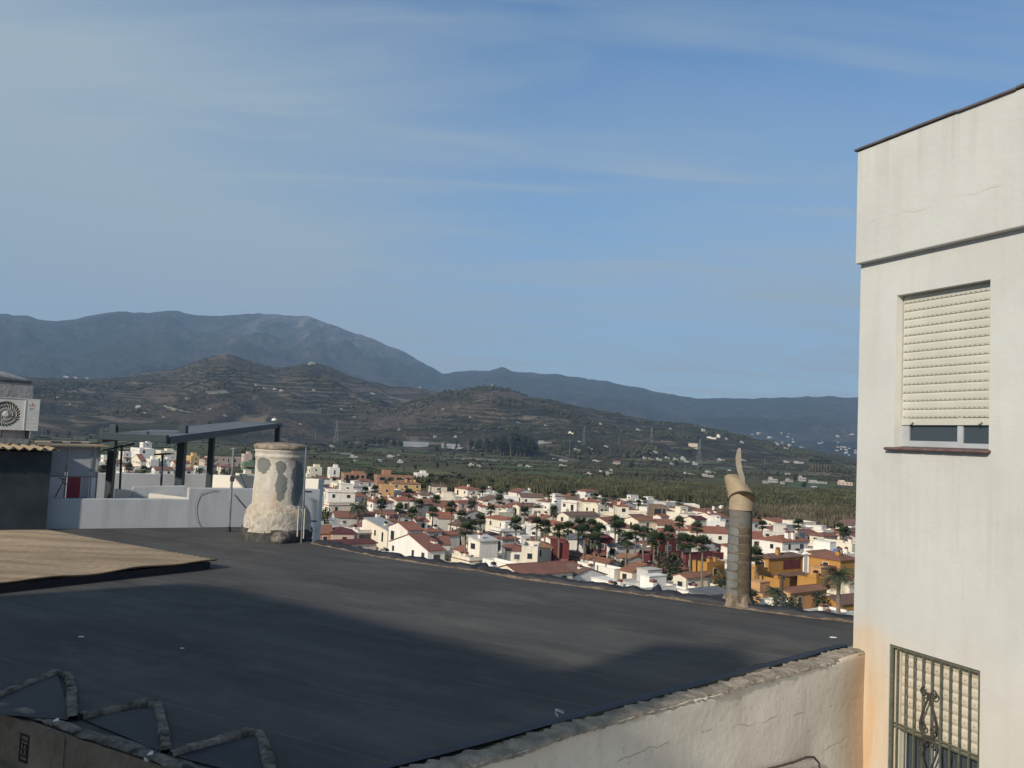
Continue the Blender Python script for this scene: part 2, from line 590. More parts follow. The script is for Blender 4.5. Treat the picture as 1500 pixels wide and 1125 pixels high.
def hill(name, sil, r_base, r_ridge, r_end, na, nr, mat, seed, spur, power=1.15, freq=700., bnoise=.12):
    az = []; te = []
    for u, v in sil:
        d = ray(u, v)
        az.append(math.atan2(d.x, d.y)); te.append(d.z / math.hypot(d.x, d.y))
    a = np.linspace(az[0], az[-1], na)
    # smooth interpolation of the skyline
    t = np.interp(a, az, te)
    k = np.exp(-np.linspace(-2, 2, 7) ** 2); k /= k.sum()
    t = np.convolve(np.pad(t, 3, mode='edge'), k, 'valid')
    t = t + (fbm(a * 90, a * 0 + seed, 4, seed) - .5) * .0032
    wob = (fbm(a * 14, a * 0 + 3.3, 3, seed + 5) - .5)
    rr = r_ridge * (1 + .10 * wob)
    rb = r_base * (1 + bnoise * 2 * (fbm(a * 10, a * 0 + 9.1, 3, seed + 9) - .5))
    s1 = np.linspace(0, 1, int(nr * .8)); s2 = np.linspace(1, 2, nr - len(s1) + 1)[1:]
    s = np.concatenate([s1, s2])
    Sg = np.broadcast_to(s, (na, len(s)))
    RR = np.where(Sg <= 1, rb[:, None] + (rr - rb)[:, None] * Sg, rr[:, None] + (r_end - rr[:, None]) * (Sg - 1))
    H = (26 + t * rr)[:, None]
    X = RR * np.sin(a)[:, None]; Y = RR * np.cos(a)[:, None]
    up = np.clip(Sg, 0, 1) ** power
    dn = np.clip(Sg - 1, 0, 1)
    z = H * (up * (1 - dn ** 1.5))
    n = ridged(X / freq, Y / freq, 5, seed) - .52
    n2 = fbm(X / (freq * .28), Y / (freq * .28), 4, seed + 3) - .5
    bell = np.clip(4 * Sg * (1 - Sg), 0, 1)
    z = z + np.maximum(H, 40) * (spur * n + spur * .35 * n2) * bell
    z = np.maximum(z, -4 + 0 * z) - (1 - np.clip(Sg * 12, 0, 1)) * 5 - (Sg >= 1.999) * 8
    V = np.stack([X, Y, z], -1).reshape(-1, 3); Fq = grid_faces(na, len(s))
    o = np_mesh(name, V, Fq, mat)
    tag(o, kind='structure')
    add_hit(V, Fq)
    return o


SIL_A1 = [(-420, 600), (-200, 582), (-60, 562), (20, 552), (60, 553), (130, 556), (175, 553), (215, 547), (250, 541), (285, 530), (310, 522),
          (330, 518), (352, 523), (375, 531), (400, 538), (425, 537), (440, 533), (458, 531), (478, 536), (500, 545), (530, 556),
          (580, 567), (610, 567), (640, 574), (700, 598), (760, 622), (820, 645), (900, 664)]
SIL_A2 = [(480, 628), (540, 606), (590, 590), (630, 578), (665, 571), (700, 567), (722, 565), (745, 570), (770, 579), (800, 585), (850, 595), (900, 605),
          (940, 613), (975, 619), (1000, 619), (1030, 627), (1060, 631), (1090, 638), (1120, 646), (1160, 654), (1200, 662), (1250, 672), (1320, 680), (1420, 688)]
SIL_B = [(-500, 505), (-300, 480), (-150, 464), (-50, 460), (0, 459), (40, 464), (80, 470), (110, 467), (150, 459), (185, 456), (215, 458),
         (250, 455), (290, 461), (330, 462), (380, 458), (415, 462), (455, 463), (470, 470), (500, 481), (550, 498), (590, 514), (620, 531),
         (645, 546), (690, 566), (760, 600), (840, 640)]
SIL_C = [(470, 590), (540, 568), (600, 555), (650, 547), (680, 544), (715, 543), (735, 538), (760, 545), (800, 548), (850, 552), (900, 561), (950, 571),
         (1000, 581), (1025, 584), (1060, 582), (1100, 585), (1150, 582), (1200, 581), (1260, 582), (1350, 577), (1450, 580), (1560, 592), (1750, 600), (1950, 620)]
hill('brown_hill', SIL_A1, 1500, 3000, 4000, 420, 130, M['hill'], 3, .46, 1.25, 430)
hill('terraced_hill', SIL_A2, 1250, 2300, 3200, 420, 120, M['hill'], 8, .36, 1.2, 360)
hill('mountain', SIL_B, 4300, 8600, 10500, 420, 130, M['mountain'], 21, .46, 1.25, 1250)
hill('far_ridge', SIL_C, 3900, 7600, 9600, 420, 120, M['mountain'], 34, .42, 1.5, 1200)


def land(u, v):
    """nearest point of the terrain seen in direction (u, v)"""
    d = ray(u, v); best = None
    for b in HITS:
        h = b.ray_cast(CAM, d)
        if h[0] is not None and (best is None or h[3] < best[1]):
            best = (h[0], h[3])
    return best[0] if best else None


# highway across the plain: a pale strip just above the ground
def strip(name, pts, w, mat, lift=.25):
    P = [land(u, v) for u, v in pts]
    P = [p for p in P if p is not None]
    Q = []
    for i, p in enumerate(P):
        t = (P[min(i + 1, len(P) - 1)] - P[max(i - 1, 0)]); t.z = 0; t.normalize()
        nrm = Vector((-t.y, t.x, 0))
        Q.append([p + nrm * w + Vector((0, 0, lift)), p - nrm * w + Vector((0, 0, lift))])
    o = MB().grid(Q, 0, False).build(name, mat)
    return tag(o, kind='structure')


M['track'] = simple('pale_track', (.24, .22, .19), .25, .05)
def dense(pts, k=6):
    out = []
    for (a, b), (c, d) in zip(pts, pts[1:]):
        for i in range(k): out.append((a + (c - a) * i / k, b + (d - b) * i / k))
    return out + [pts[-1]]
strip('road', dense([(-150, 632), (60, 641), (200, 645), (360, 649), (460, 650), (560, 653), (700, 660), (820, 664), (950, 671)], 10), 6.5, M['track'])

def field(px, mat, nu=14, nv=6, lift=.5):
    (a, b, c, d) = px; G = []; last = None
    for i in range(nv + 1):
        row = []
        for j in range(nu + 1):
            s_, t_ = j / nu, i / nv
            u = (a[0] * (1 - s_) + b[0] * s_) * (1 - t_) + (d[0] * (1 - s_) + c[0] * s_) * t_
            v = (a[1] * (1 - s_) + b[1] * s_) * (1 - t_) + (d[1] * (1 - s_) + c[1] * s_) * t_
            p = land(u, v)
            if p is None: return
            row.append(p + Vector((0, 0, lift)))
        G.append(row)
    return tag(MB().grid(G, 0, True).build('field', mat), kind='structure')


def fmat(name, c, k=.3):
    m = NT(name, .95, .1); p = m.pos()
    w = m.n('ShaderNodeTexWave', bands_direction='Y'); w.inputs['Scale'].default_value = .07; w.inputs['Distortion'].default_value = 3; w.inputs['Detail'].default_value = 2
    m.l(p, w.inputs['Vector'])
    q = m.mix(m.ramp(m.noise(p, .05, 5, .6), [(.35, 0), (.65, 1)]), mulc(c, 1 - k), mulc(c, 1 + k))
    m.color(m.mix(m.math('MULTIPLY', w.outputs['Fac'], .3), q, mulc(c, .5))); return m.mat


FM = [fmat('olive_field', (.12, .118, .055)), fmat('green_field', (.085, .105, .042)), fmat('tan_field', (.16, .135, .09)), fmat('pale_field', (.22, .205, .16)), fmat('brown_field', (.10, .075, .058)), fmat('grey_green_field', (.10, .112, .07))]
field(((562, 599), (608, 597), (611, 628), (540, 630)), FM[4], 14, 10)
field(((228, 590), (262, 600), (290, 606), (252, 602)), FM[3]); field(((200, 574), (232, 566), (262, 588), (226, 592)), FM[4])
field(((500, 569), (548, 567), (556, 574), (508, 576)), FM[4]); field(((555, 571), (612, 569), (622, 577), (566, 578)), FM[4]); field(((690, 574), (752, 574), (775, 584), (690, 584)), FM[4])
field(((420, 600), (470, 602), (470, 607), (424, 606)), FM[5]); field(((300, 574), (330, 571), (336, 576), (306, 578)), FM[3])
rq = random.Random(3)
for i in range(46):
    u = rq.uniform(30, 1230); v = hor(u) + rq.choice((rq.uniform(17, 34), rq.uniform(30, 62))); w_ = rq.uniform(25, 130); h_ = (v - hor(u)) * rq.uniform(.05, .16); sk = rq.uniform(-14, 14)
    field(((u - w_ / 2 + sk, v - h_ + .045 * (-w_ / 2)), (u + w_ / 2 + sk, v - h_ + .045 * w_ / 2), (u + w_ / 2 - sk, v + .045 * w_ / 2 + rq.uniform(-1, 1)), (u - w_ / 2 - sk, v - .045 * w_ / 2 + rq.uniform(-1, 1))), FM[rq.choice((0, 0, 1, 1, 2, 5, 5, 0, 3))], 10, 3, .30 + .012 * i)
# ------------------------------------------------------------------ scrub, reeds: what nobody could count
def clumps(name, pts, size, mat, flat=.75):
    """many small irregular leaf clumps, merged: pts Nx3, size N"""
    ico = bmesh.new(); bmesh.ops.create_icosphere(ico, subdivisions=1, radius=1)
    bv = np.array([v.co[:] for v in ico.verts]); bf = np.array([[v.index for v in f.verts] for f in ico.faces]); ico.free()
    n = len(pts)
    V = bv[None] * (1 + rng.uniform(-.38, .38, (n, len(bv), 1)))
    V = V * size[:, None, None] * np.stack([rng.uniform(.8, 1.3, n), rng.uniform(.8, 1.3, n), flat * rng.uniform(.7, 1.3, n)], -1)[:, None, :]
    V = V + (pts + np.stack([0 * size, 0 * size, size * flat * .55], -1))[:, None, :]
    Fq = (bf[None] + (np.arange(n) * len(bv))[:, None, None]).reshape(-1, 3)
    return np_mesh(name, V.reshape(-1, 3), Fq, mat, False)


def scatter_ground(n, r0, r1, az=.75, thr=.5, sc=90, seed=1):
    r = np.exp(rng.uniform(math.log(r0), math.log(r1), n * 3)); a = rng.uniform(-az, az, n * 3)
    x = r * np.sin(a); y = r * np.cos(a)
    keep = fbm(x / sc, y / sc * 1.7, 3, seed) > thr
    x, y = x[keep][:n], y[keep][:n]
    return np.stack([x, y, ground_h(x, y)], -1)


P = scatter_ground(2300, 400, 1900, thr=.58)
# hedges along plot edges
hx = []
for i in range(150):
    r = math.exp(random.uniform(math.log(410), math.log(1500))); a = random.uniform(-.7, .65)
    x, y = r * math.sin(a), r * math.cos(a); ang = random.choice((-.12, -.05, -.08, 1.5)); L = random.uniform(40, 190) if abs(ang) < 1 else random.uniform(20, 60)
    for k in range(int(L / 3)):
        hx.append((x + math.cos(ang) * k * 3 + random.uniform(-1, 1), y + math.sin(ang) * k * 3 + random.uniform(-1, 1)))
hx = np.array(hx)
P = np.concatenate([P, np.stack([hx[:, 0], hx[:, 1], ground_h(hx[:, 0], hx[:, 1])], -1)])
o = clumps('field_scrub', P, rng.uniform(.6, 1.9, len(P)) * np.clip(P[:, 1] / 700, .75, 1.6), M['scrub'])
tag(o, 'dark green hedges and bushes scattered over the valley fields', 'bushes', kind='stuff')

# scrub on the two brown hills, dropped vertically on to the slopes
hp = []
for k in range(26000):
    r = random.uniform(1250, 3000); a = random.uniform(-.68, .52)
    x, y = r * math.sin(a), r * math.cos(a)
    for b in HITS[1:3]:
        h = b.ray_cast(Vector((x, y, 900)), Vector((0, 0, -1)))
        if h[0] is not None and h[0].z > 2:
            hp.append(h[0][:])
hp = np.array(hp)
keep = fbm(hp[:, 0] / 160, hp[:, 1] / 160, 3, 77) > .42
hp = hp[keep]
hd = fbm(hp[:, 0] / 110, hp[:, 1] / 110, 3, 55)
o = clumps('hillside_scrub', hp, rng.uniform(.9, 2.4, len(hp)) * np.where(hd > .55, 2.0, 1.0), M['scrub'])
tag(o, 'dark bushes and small trees dotted over the brown hillsides', 'bushes', kind='stuff')


def reeds(name, n, u0, u1, y0, y1, h, mat, label, thr=.40):
    a0 = math.atan2(*ray(u0, 660).xy); a1 = math.atan2(*ray(u1, 660).xy)
    a = rng.uniform(a0, a1, n * 2); y = rng.uniform(y0, y1, n * 2); x = y * np.tan(a)
    keep = fbm(x / 14, y / 30, 3, 12) > thr
    x, y = x[keep][:n], y[keep][:n]; n = len(x)
    z = ground_h(x, y); hh = h * rng.uniform(.55, 1.1, n) * (.6 + .8 * fbm(x / 9, y / 20, 2, 4)); w = rng.uniform(.12, .34, n); th = rng.uniform(0, 3.14, n)
    lean = rng.uniform(-.5, .5, (n, 2))
    b0 = np.stack([x - np.cos(th) * w, y - np.sin(th) * w, z], -1); b1 = np.stack([x + np.cos(th) * w, y + np.sin(th) * w, z], -1)
    m1 = np.stack([x + np.cos(th) * w * 1.3 + lean[:, 0] * .5, y + np.sin(th) * w * 1.3, z + hh * .6], -1)
    m0 = np.stack([x - np.cos(th) * w * 1.3 + lean[:, 0] * .5, y - np.sin(th) * w * 1.3, z + hh * .6], -1)
    t = np.stack([x + lean[:, 0] * 1.3, y + lean[:, 1] * 1.3, z + hh], -1)
    V = np.stack([b0, b1, m1, m0, t], 1).reshape(-1, 3); k = np.arange(n) * 5
    Fq = np.concatenate([np.stack([k, k + 1, k + 2], -1), np.stack([k, k + 2, k + 3], -1), np.stack([k + 3, k + 2, k + 4], -1)])
    return tag(np_mesh(name, V, Fq, mat, False), label, 'reeds', kind='stuff')


reeds('dry_reed_bed', 20000, 1060, 1400, 288, 342, 5.4, M['reed'], 'tall tan dry reeds behind the last houses on the right', .36)
reeds('reed_bed', 14000, 540, 1010, 400, 450, 5.0, M['reedgreen'], 'olive green cane bed behind the last white houses in the middle', .40)
reeds('cane_field', 22000, 700, 1400, 378, 640, 2.2, M['reedgreen'], 'flat green cane field stretching beyond the reed beds', .40)

# ------------------------------------------------------------------ haze
hm = bpy.data.materials.new('pale_haze'); hm.use_nodes = True
ht = hm.node_tree; ht.nodes.clear()
pv_ = ht.nodes.new('ShaderNodeVolumePrincipled'); ho = ht.nodes.new('ShaderNodeOutputMaterial')
pv_.inputs['Color'].default_value = (.46, .69, 1, 1); pv_.inputs['Density'].default_value = 8.2e-5; pv_.inputs['Anisotropy'].default_value = 0
ht.links.new(pv_.outputs[0], ho.inputs['Volume'])
hz_o = MB().box(-12200, -12200, -12, 12200, 12200, 1700).build('haze', hm)
tag(hz_o, 'thin blue haze over the valley and the mountains', 'haze', kind='stuff')

# ================================================================== FOREGROUND
RZ = 23.8            # level of the black roof


def Zr(u, v, z=RZ): return at_z(u, v, z)


def m_bitumen():
    m = NT('black_bitumen_membrane', .85, .12)
    p = m.pos()
    q = m.mapping(p, rot=(0, 0, math.atan2(.536, 1)))    # x runs along the sheets
    s = m.sep(q)
    y = m.math('ADD', s[1], m.math('MULTIPLY', m.noise(p, .35, 2), .10))
    fr = m.math('FRACT', m.math('MULTIPLY', y, 1.02))
    seam = m.ramp(m.math('ABSOLUTE', m.math('SUBTRACT', fr, .5)), [(.476, 0), (.494, 1)])
    seam = m.math('MULTIPLY', seam, m.ramp(m.noise(p, 1.3, 3), [(.38, .15), (.62, 1)]))
    xj = m.math('ADD', m.math('MULTIPLY', m.math('FLOOR', m.math('MULTIPLY', y, 1.02)), 2.37), s[0])
    fx = m.math('FRACT', m.math('MULTIPLY', xj, .13))
    butt = m.math('MULTIPLY', m.ramp(m.math('ABSOLUTE', m.math('SUBTRACT', fx, .5)), [(.494, 0), (.499, 1)]), .35)
    big = m.noise(m.mapping(q, (.35, 1.1, 1)), 1.0, 5, .6); fine = m.noise(p, 60, 3)
    streak = m.noise(m.mapping(q, (.6, 6, 1)), 1.0, 4)
    c = m.mix(m.ramp(big, [(.35, 0), (.70, 1)]), (.052, .050, .048), (.094, .089, .083))
    c = m.mix(m.ramp(streak, [(.52, 0), (.78, .5)]), c, (.115, .110, .103))
    c = m.mix(m.math('MULTIPLY', fine, .35), c, (.11, .105, .10))
    c = m.mix(m.ramp(m.noise(p, .8, 4), [(.62, 0), (.72, .3)]), c, (.046, .046, .047))
    c = m.mix(m.math('MULTIPLY', m.math('MAXIMUM', seam, butt), .38), c, (.16, .145, .128))
    m.color(c)
    dust = m.ramp(m.noise(m.mapping(q, (.8, 1.6, 1)), .9, 6, .68), [(.50, 0), (.70, .7)])
    c = m.mix(dust, c, (.125, .117, .105))
    c = m.mix(m.ramp(m.noise(p, 9, 5, .7), [(.66, 0), (.74, .4)]), c, (.14, .132, .12))
    m.color(c)
    m.bump(m.noise(p, 120, 3), .35, .003)
    m.bump(m.noise(m.mapping(q, (1.2, 5, 1)), 2.2, 4, .6), .35, .012)
    m.bump(m.math('ADD', m.math('MAXIMUM', seam, butt), m.math('MULTIPLY', m.noise(m.mapping(q, (.5, 1.4, 1)), 1.6, 3), 1.6)), .5, .012)
    return m.mat


def m_mortar(name, c, var=.45, scale=6):
    m = NT(name, .95, .1)
    p = m.pos(); f = m.noise(p, scale, 6, .65); g = m.noise(p, scale * 5, 4)
    k = m.mix(m.ramp(f, [(.35, 0), (.65, 1)]), mulc(c, 1 - var), mulc(c, 1 + var * .5))
    k = m.mix(m.ramp(g, [(.5, 0), (.72, .5)]), k, mulc(c, .45))
    m.color(k); m.bump(g, .8, .015); m.bump(f, .6, .03)
    return m.mat


M['bitumen'] = m_bitumen()
M['bitumen_dark'] = simple('smooth_bitumen', (.024, .026, .032), .35, 5, .6, .5, 25)
M['mortar'] = m_mortar('brown_grey_mortar', (.31, .265, .21), .4)
M['mortarold'] = m_mortar('grimy_mortar', (.20, .18, .15), .75, 9)
M['edgemortar'] = m_mortar('pale_edge_mortar', (.20, .155, .115), .5, 7)


def m_wall_right():
    """white render of the tall house, ochre damp stains low on its corner"""
    m = NT('white_house_render', .9, .2)
    o = m.obj(); s = m.sep(o)
    fine = m.noise(o, 45, 4, .6); bl = m.noise(o, .9, 5, .6)
    c = m.mix(m.ramp(bl, [(.3, 0), (.7, 1)]), (.53, .525, .49), (.60, .597, .56))
    c = m.mix(m.ramp(m.noise(m.mapping(o, (5, 5, .35)), 1.5, 5), [(.52, 0), (.8, .35)]), c, (.46, .43, .36))
    # damp: strongest near the corner (x=0), below the first-floor line
    hgt = m.math('ADD', s[2], m.math('MULTIPLY', m.noise(o, 2.2, 5), .9))
    d1 = m.ramp(m.math('MULTIPLY', m.math('SUBTRACT', 24.75, hgt), .9), [(0, 0), (.25, .45), (1, .75)])
    side = m.ramp(m.math('ADD', s[0], m.math('MULTIPLY', m.noise(m.mapping(o, (3, 3, .5)), 1.5, 4), .5)), [(.42, 1), (.75, .5), (1, .14)])
    damp = m.math('MULTIPLY', d1, side)
    dc = m.mix(m.ramp(m.noise(m.mapping(o, (4, 4, .6)), 1.6, 5), [(.35, 0), (.65, 1)]), (.62, .42, .24), (.66, .54, .38))
    c = m.mix(m.math('MULTIPLY', damp, 1.5, clamp=True), c, dc)
    dr = m.noise(m.mapping(o, (9, 9, .12)), 1.0, 4, .6)
    und = m.ramp(m.math('MULTIPLY', m.math('SUBTRACT', s[2], 28.75), 1.5), [(0, 0), (.5, .5), (1, 1)])
    c = m.mix(m.math('MULTIPLY', m.math('MULTIPLY', m.ramp(dr, [(.54, 0), (.68, 1)]), und), .22), c, (.36, .34, .30))
    usil = m.math('MULTIPLY', m.ramp(m.math('ABSOLUTE', m.math('SUBTRACT', s[2], 25.35)), [(.1, 1), (.75, 0)]), m.ramp(dr, [(.48, 0), (.62, 1)]))
    c = m.mix(m.math('MULTIPLY', usil, .16), c, (.40, .37, .31))
    gr = m.ramp(m.noise(o, 1.4, 4), [(.58, 0), (.72, .28)])
    c = m.mix(gr, c, (.44, .42, .38))
    # hairline crack running along the parapet, rising to the right
    n1 = m.math('MULTIPLY', m.noise(m.mapping(o, (1, 1, 0)), 3.5, 5, .6), .18)
    cz = m.math('SUBTRACT', m.math('ADD', s[2], n1), 28.78)
    cr = m.ramp(m.math('ABSOLUTE', cz), [(.002, 1), (.007, 0)])
    cr = m.math('MULTIPLY', cr, m.ramp(m.noise(o, 2.5, 3), [(.42, 0), (.55, .8)]))
    c = m.mix(m.math('MULTIPLY', cr, .5), c, (.25, .21, .17))
    m.color(c)
    m.bump(m.noise(o, 28, 5, .6), .3, .010); m.bump(m.noise(o, 3, 4), .25, .03)
    pt = m.noise(o, .55, 3, .4)
    c = m.mix(m.ramp(pt, [(.56, 0), (.575, .3)]), c, (.52, .515, .475))
    m.color(c)
    return m.mat


def m_party():
    m = NT('peeling_party_wall_render', .95, .1)
    o = m.obj(); s = m.sep(o)
    bl = m.noise(o, 1.1, 6, .62); st = m.noise(m.mapping(o, (2.5, 2.5, .6)), 1.4, 6, .6)
    c = m.mix(m.ramp(bl, [(.3, 0), (.68, 1)]), (.60, .545, .46), (.74, .69, .60))
    c = m.mix(m.ramp(st, [(.5, 0), (.72, .5)]), c, (.50, .45, .37))
    # long wandering cracks
    for z0, sl_, lo in ((22.95, .0, .40), (23.35, .06, .47), (22.35, -.05, .45)):
        w = m.math('ADD', m.math('MULTIPLY', m.noise(m.mapping(o, (1, 1, .2)), .9, 6, .5), .62), m.math('MULTIPLY', s[0], sl_))
        cz = m.math('SUBTRACT', m.math('SUBTRACT', s[2], w), z0 - .31)
        cr = m.math('MULTIPLY', m.ramp(m.math('ABSOLUTE', cz), [(.002, 1), (.009, 0)]), m.ramp(m.noise(o, 2.1, 3), [(lo, 0), (lo + .08, 1)]))
        c = m.mix(m.math('MULTIPLY', cr, .55), c, (.22, .17, .13))
    # flaked patches, tall and narrow
    fl = m.noise(m.mapping(o, (2.6, 2.6, .9)), 1.25, 4, .5, )
    flm = m.ramp(fl, [(.685, 0), (.70, .9)])
    c = m.mix(flm, c, (.33, .235, .165))
    # ochre damp in the corner against the tall house
    cor = m.math('SUBTRACT', 1, m.math('MULTIPLY', m.math('ADD', s[0], m.math('MULTIPLY', st, .35)), 1.7), clamp=True)
    c = m.mix(m.math('MULTIPLY', cor, .75), c, (.50, .34, .20))
    c = m.mix(m.ramp(m.noise(o, 14, 4), [(.6, 0), (.75, .4)]), c, (.30, .26, .21))
    m.color(c)
    m.bump(m.math('MULTIPLY', flm, -1), .6, .01); m.bump(m.noise(o, 11, 6, .6), .4, .018); m.bump(m.noise(o, 2, 4), .4, .04)
    return m.mat


M['rightwall'] = m_wall_right(); M['party'] = m_party()
M['coping'] = simple('weathered_dark_coping', (.12, .11, .115), .35, 5)
M['sill'] = simple('red_clay_sill', (.15, .095, .09), .35, 8, .7, .3, 40)
M['shutter'] = simple('cream_roller_shutter', (.55, .535, .46), .08, 3, .55)
M['shutterslot'] = plain('shutter_slots', (.24, .22, .19), .8)
M['alu'] = simple('aluminium_frame', (.42, .44, .45), .1, 5, .4)
M['pane'] = plain('window_pane', (.05, .065, .075), .08)
M['grille'] = simple('green_iron_grille', (.115, .12, .085), .35, 20, .6)
M['iron'] = simple('dark_scroll_iron', (.055, .05, .042), .3, 30, .6)
M['slat2'] = simple('yellowed_louvre_shutter', (.56, .50, .39), .1, 4, .6)

# ---------------------------------------------------------------- tall white house on the right
C0 = Zr(1249.5, 953); C0.z = 0
e1 = math.atan2(-.925, .381)           # local X runs from the far corner towards the viewer
TH = thing('tall_house', C0, e1, 'tall white rendered house with shuttered window filling the right edge', 'house')
ex = Vector((math.cos(e1), math.sin(e1), 0)); ey = Vector((-math.sin(e1), math.cos(e1), 0)); nrm = -ey


def loc_r(u, v):
    p = on_plane(u, v, C0, nrm) - C0
    return p.dot(ex), p.z


z_top = loc_r(1263, 221)[1]; z_c = loc_r(1258, 389)[1]
wx0, _ = loc_r(1312, 540); wx1, _ = loc_r(1449.5, 540)
wz1 = loc_r(1382, 421)[1]; wz0 = loc_r(1375, 657)[1]
gx0, _ = loc_r(1301, 1050); gx1, _ = loc_r(1435, 1060)
gz1 = loc_r(1370, 963)[1]; gz0 = gz1 - 1.75
LW = 9.2; ZB = 14.0
mb = MB()
DEP = .13


def wall_holes(mb, x0, x1, z0, z1, holes, y=0, mi=0, depth=.13, mr=1):
    xs = sorted({x0, x1, *[h[0] for h in holes], *[h[1] for h in holes]})
    zs = sorted({z0, z1, *[h[2] for h in holes], *[h[3] for h in holes]})
    for a, b in zip(xs, xs[1:]):
        for c, d in zip(zs, zs[1:]):
            if any(h[0] <= a and b <= h[1] and h[2] <= c and d <= h[3] for h in holes): continue
            mb.add([(a, y, c), (b, y, c), (b, y, d), (a, y, d)], [(0, 1, 2, 3)], mi)
    for h in holes:
        a, b, c, d = h; e = y + depth
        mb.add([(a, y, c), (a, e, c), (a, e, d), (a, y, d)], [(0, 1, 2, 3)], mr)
        mb.add([(b, y, c), (b, y, d), (b, e, d), (b, e, c)], [(0, 1, 2, 3)], mi)
        mb.add([(a, y, d), (a, e, d), (b, e, d), (b, y, d)], [(0, 1, 2, 3)], mi)
        mb.add([(a, y, c), (b, y, c), (b, e, c), (a, e, c)], [(0, 1, 2, 3)], mi)


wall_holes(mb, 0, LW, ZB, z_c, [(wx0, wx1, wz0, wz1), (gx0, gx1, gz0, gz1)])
D0 = 7.0
mb.add([(0, 0, ZB), (0, 0, z_c), (0, D0, z_c), (0, D0, ZB)], [(0, 1, 2, 3)])
mb.add([(LW, 0, ZB), (LW, D0, ZB), (LW, D0, z_c), (LW, 0, z_c)], [(0, 1, 2, 3)])
mb.add([(0, D0, ZB), (0, D0, z_c), (LW, D0, z_c), (LW, D0, ZB)], [(0, 1, 2, 3)])
mb.build('wall', [M['rightwall'], simple('sunlit_jamb_white', (.72, .70, .63), .06, 4)], TH)  # far jambs coloured whiter than the wall so they look sunlit
MB().box(-.004, -.085, z_c, LW, D0, z_top - .03).build('parapet', M['rightwall'], TH, bevel=.012)
mb = MB()
x = -.03
while x < LW:
    L_ = random.uniform(.55, .75)
    dz = random.uniform(-.004, .006)
    mb.box(x, -.115, z_top - .03 + dz, min(x + L_ - .006, LW), .2, z_top - .004 + dz); x += L_
mb.build('coping', M['coping'], TH, bevel=.006)
# upper window
mb = MB()
sx0, sx1 = wx0 + .012, wx1 - .012
y0 = .10
zsh = loc_r(1385, 622)[1]
n_s = 15; hb = .075
hs = (wz1 - zsh - hb) / n_s
for i in range(n_s):
    zb = zsh + hb + i * hs
    prof = [(y0, zb + .004), (y0 - .005, zb + hs * .3), (y0 - .005, zb + hs * .75), (y0, zb + hs - .004), (y0 + .006, zb + hs)]
    vs_ = [(xx, y, z) for xx in (sx0, sx1) for y, z in prof]
    k = len(prof)
    mb.add(vs_, [(j, k + j, k + j + 1, j + 1) for j in range(k - 1)], 0)
    # row of light slots under each slat
    xx = sx0 + .02
    while xx < sx1 - .03:
        mb.box(xx, y0 - .0055, zb + .010, xx + .022, y0 - .001, zb + .0155, 1); xx += .058
mb.box(sx0, y0 - .012, zsh, sx1, y0 + .012, zsh + hb - .004, 0)
sh = mb.build('roller_shutter', [M['shutter'], M['shutterslot']], TH)
mb = MB()
for f_ in (.14, .88):
    mb = MB(); xx = sx0 + (sx1 - sx0) * f_
    mb.tube([(xx, y0 - .012, zsh + .03), (xx, y0 - .045, zsh + .03)], [.016, .012], 10)
    mb.tube([(xx, y0 - .045, zsh + .03), (xx, y0 - .05, zsh + .03)], [.02, .02], 10)
    mb.build('stopper', M['shutter'], sh)
zwb = wz0 + .012
wf = MB()
xm = wx0 + (wx1 - wx0) * .64
for a, b in ((wx0, wx0 + .10), (xm - .03, xm + .035), (wx1 - .05, wx1)):
    wf.box(a, .105, zwb, b, .16, zsh + .3)
wf.box(wx0 + .10, .11, zwb, xm - .03, .155, zwb + .065); wf.box(xm + .035, .11, zwb, wx1 - .05, .155, zwb + .05)
wf_o = wf.build('window_frame', M['alu'], TH, bevel=.004)
MB().box(wx0 + .10, .125, zwb + .065, xm - .03, .13, zsh + .3).box(xm + .035, .125, zwb + .05, wx1 - .05, .13, zsh + .3).build('pane', M['pane'], wf_o)
mb = MB()
nt = 5
for i in range(nt):
    a = wx0 - .09 + (wx1 - wx0 + .12) * i / nt; b = wx0 - .09 + (wx1 - wx0 + .12) * (i + 1) / nt - .004
    mb.hexa([(a, -.07, wz0 - .034), (b, -.07, wz0 - .034), (b, .125, wz0 - .03), (a, .125, wz0 - .03)],
            [(a, -.07, wz0 - .005), (b, -.07, wz0 - .005), (b, .125, wz0 + .012), (a, .125, wz0 + .012)])
mb.build('window_sill', M['sill'], TH, bevel=.012)
MB().box(wx0, .2, wz0, wx1, .21, wz1).build('backing', M['dark'], TH)
# lower window: louvred shutter behind an iron grille
mb = MB()
zs2 = loc_r(1340, 1081)[1]
hs = .105; i = 0
z = gz1
while z - hs > zs2 - .02:
    prof = [(.095, z - hs + .003), (.084, z - hs * .7), (.084, z - hs * .3), (.095, z - .003), (.105, z)]
    vs_ = [(xx, y, zz_) for xx in (gx0 + .10, gx1 - .01) for y, zz_ in prof]; k = len(prof)
    mb.add(vs_, [(j, k + j, k + j + 1, j + 1) for j in range(k - 1)], 0)
    xx = gx0 + .14 + (i % 2) * .055
    while xx < gx1 - .05:
        mb.box(xx, .082, z - hs * .55, xx + .025, .09, z - hs * .48, 1); xx += .11
    z -= hs; i += 1
mb.box(gx0 + .10, .082, z - .05, gx1 - .01, .105, z, 0)
mb.box(gx0 + .0, .06, gz0, gx0 + .10, .115, gz1, 0)
mb.build('louvre_shutter', [M['slat2'], M['shutterslot']], TH)
wf = MB()
for a, b in ((gx0 + .10, gx0 + .15), (gx0 + (gx1 - gx0) * .42, gx0 + (gx1 - gx0) * .5), (gx1 - .06, gx1)):
    wf.box(a, .112, gz0, b, .14, z - .03)
wf.box(gx0 + .10, .1125, z - .05, gx1, .1395, z)
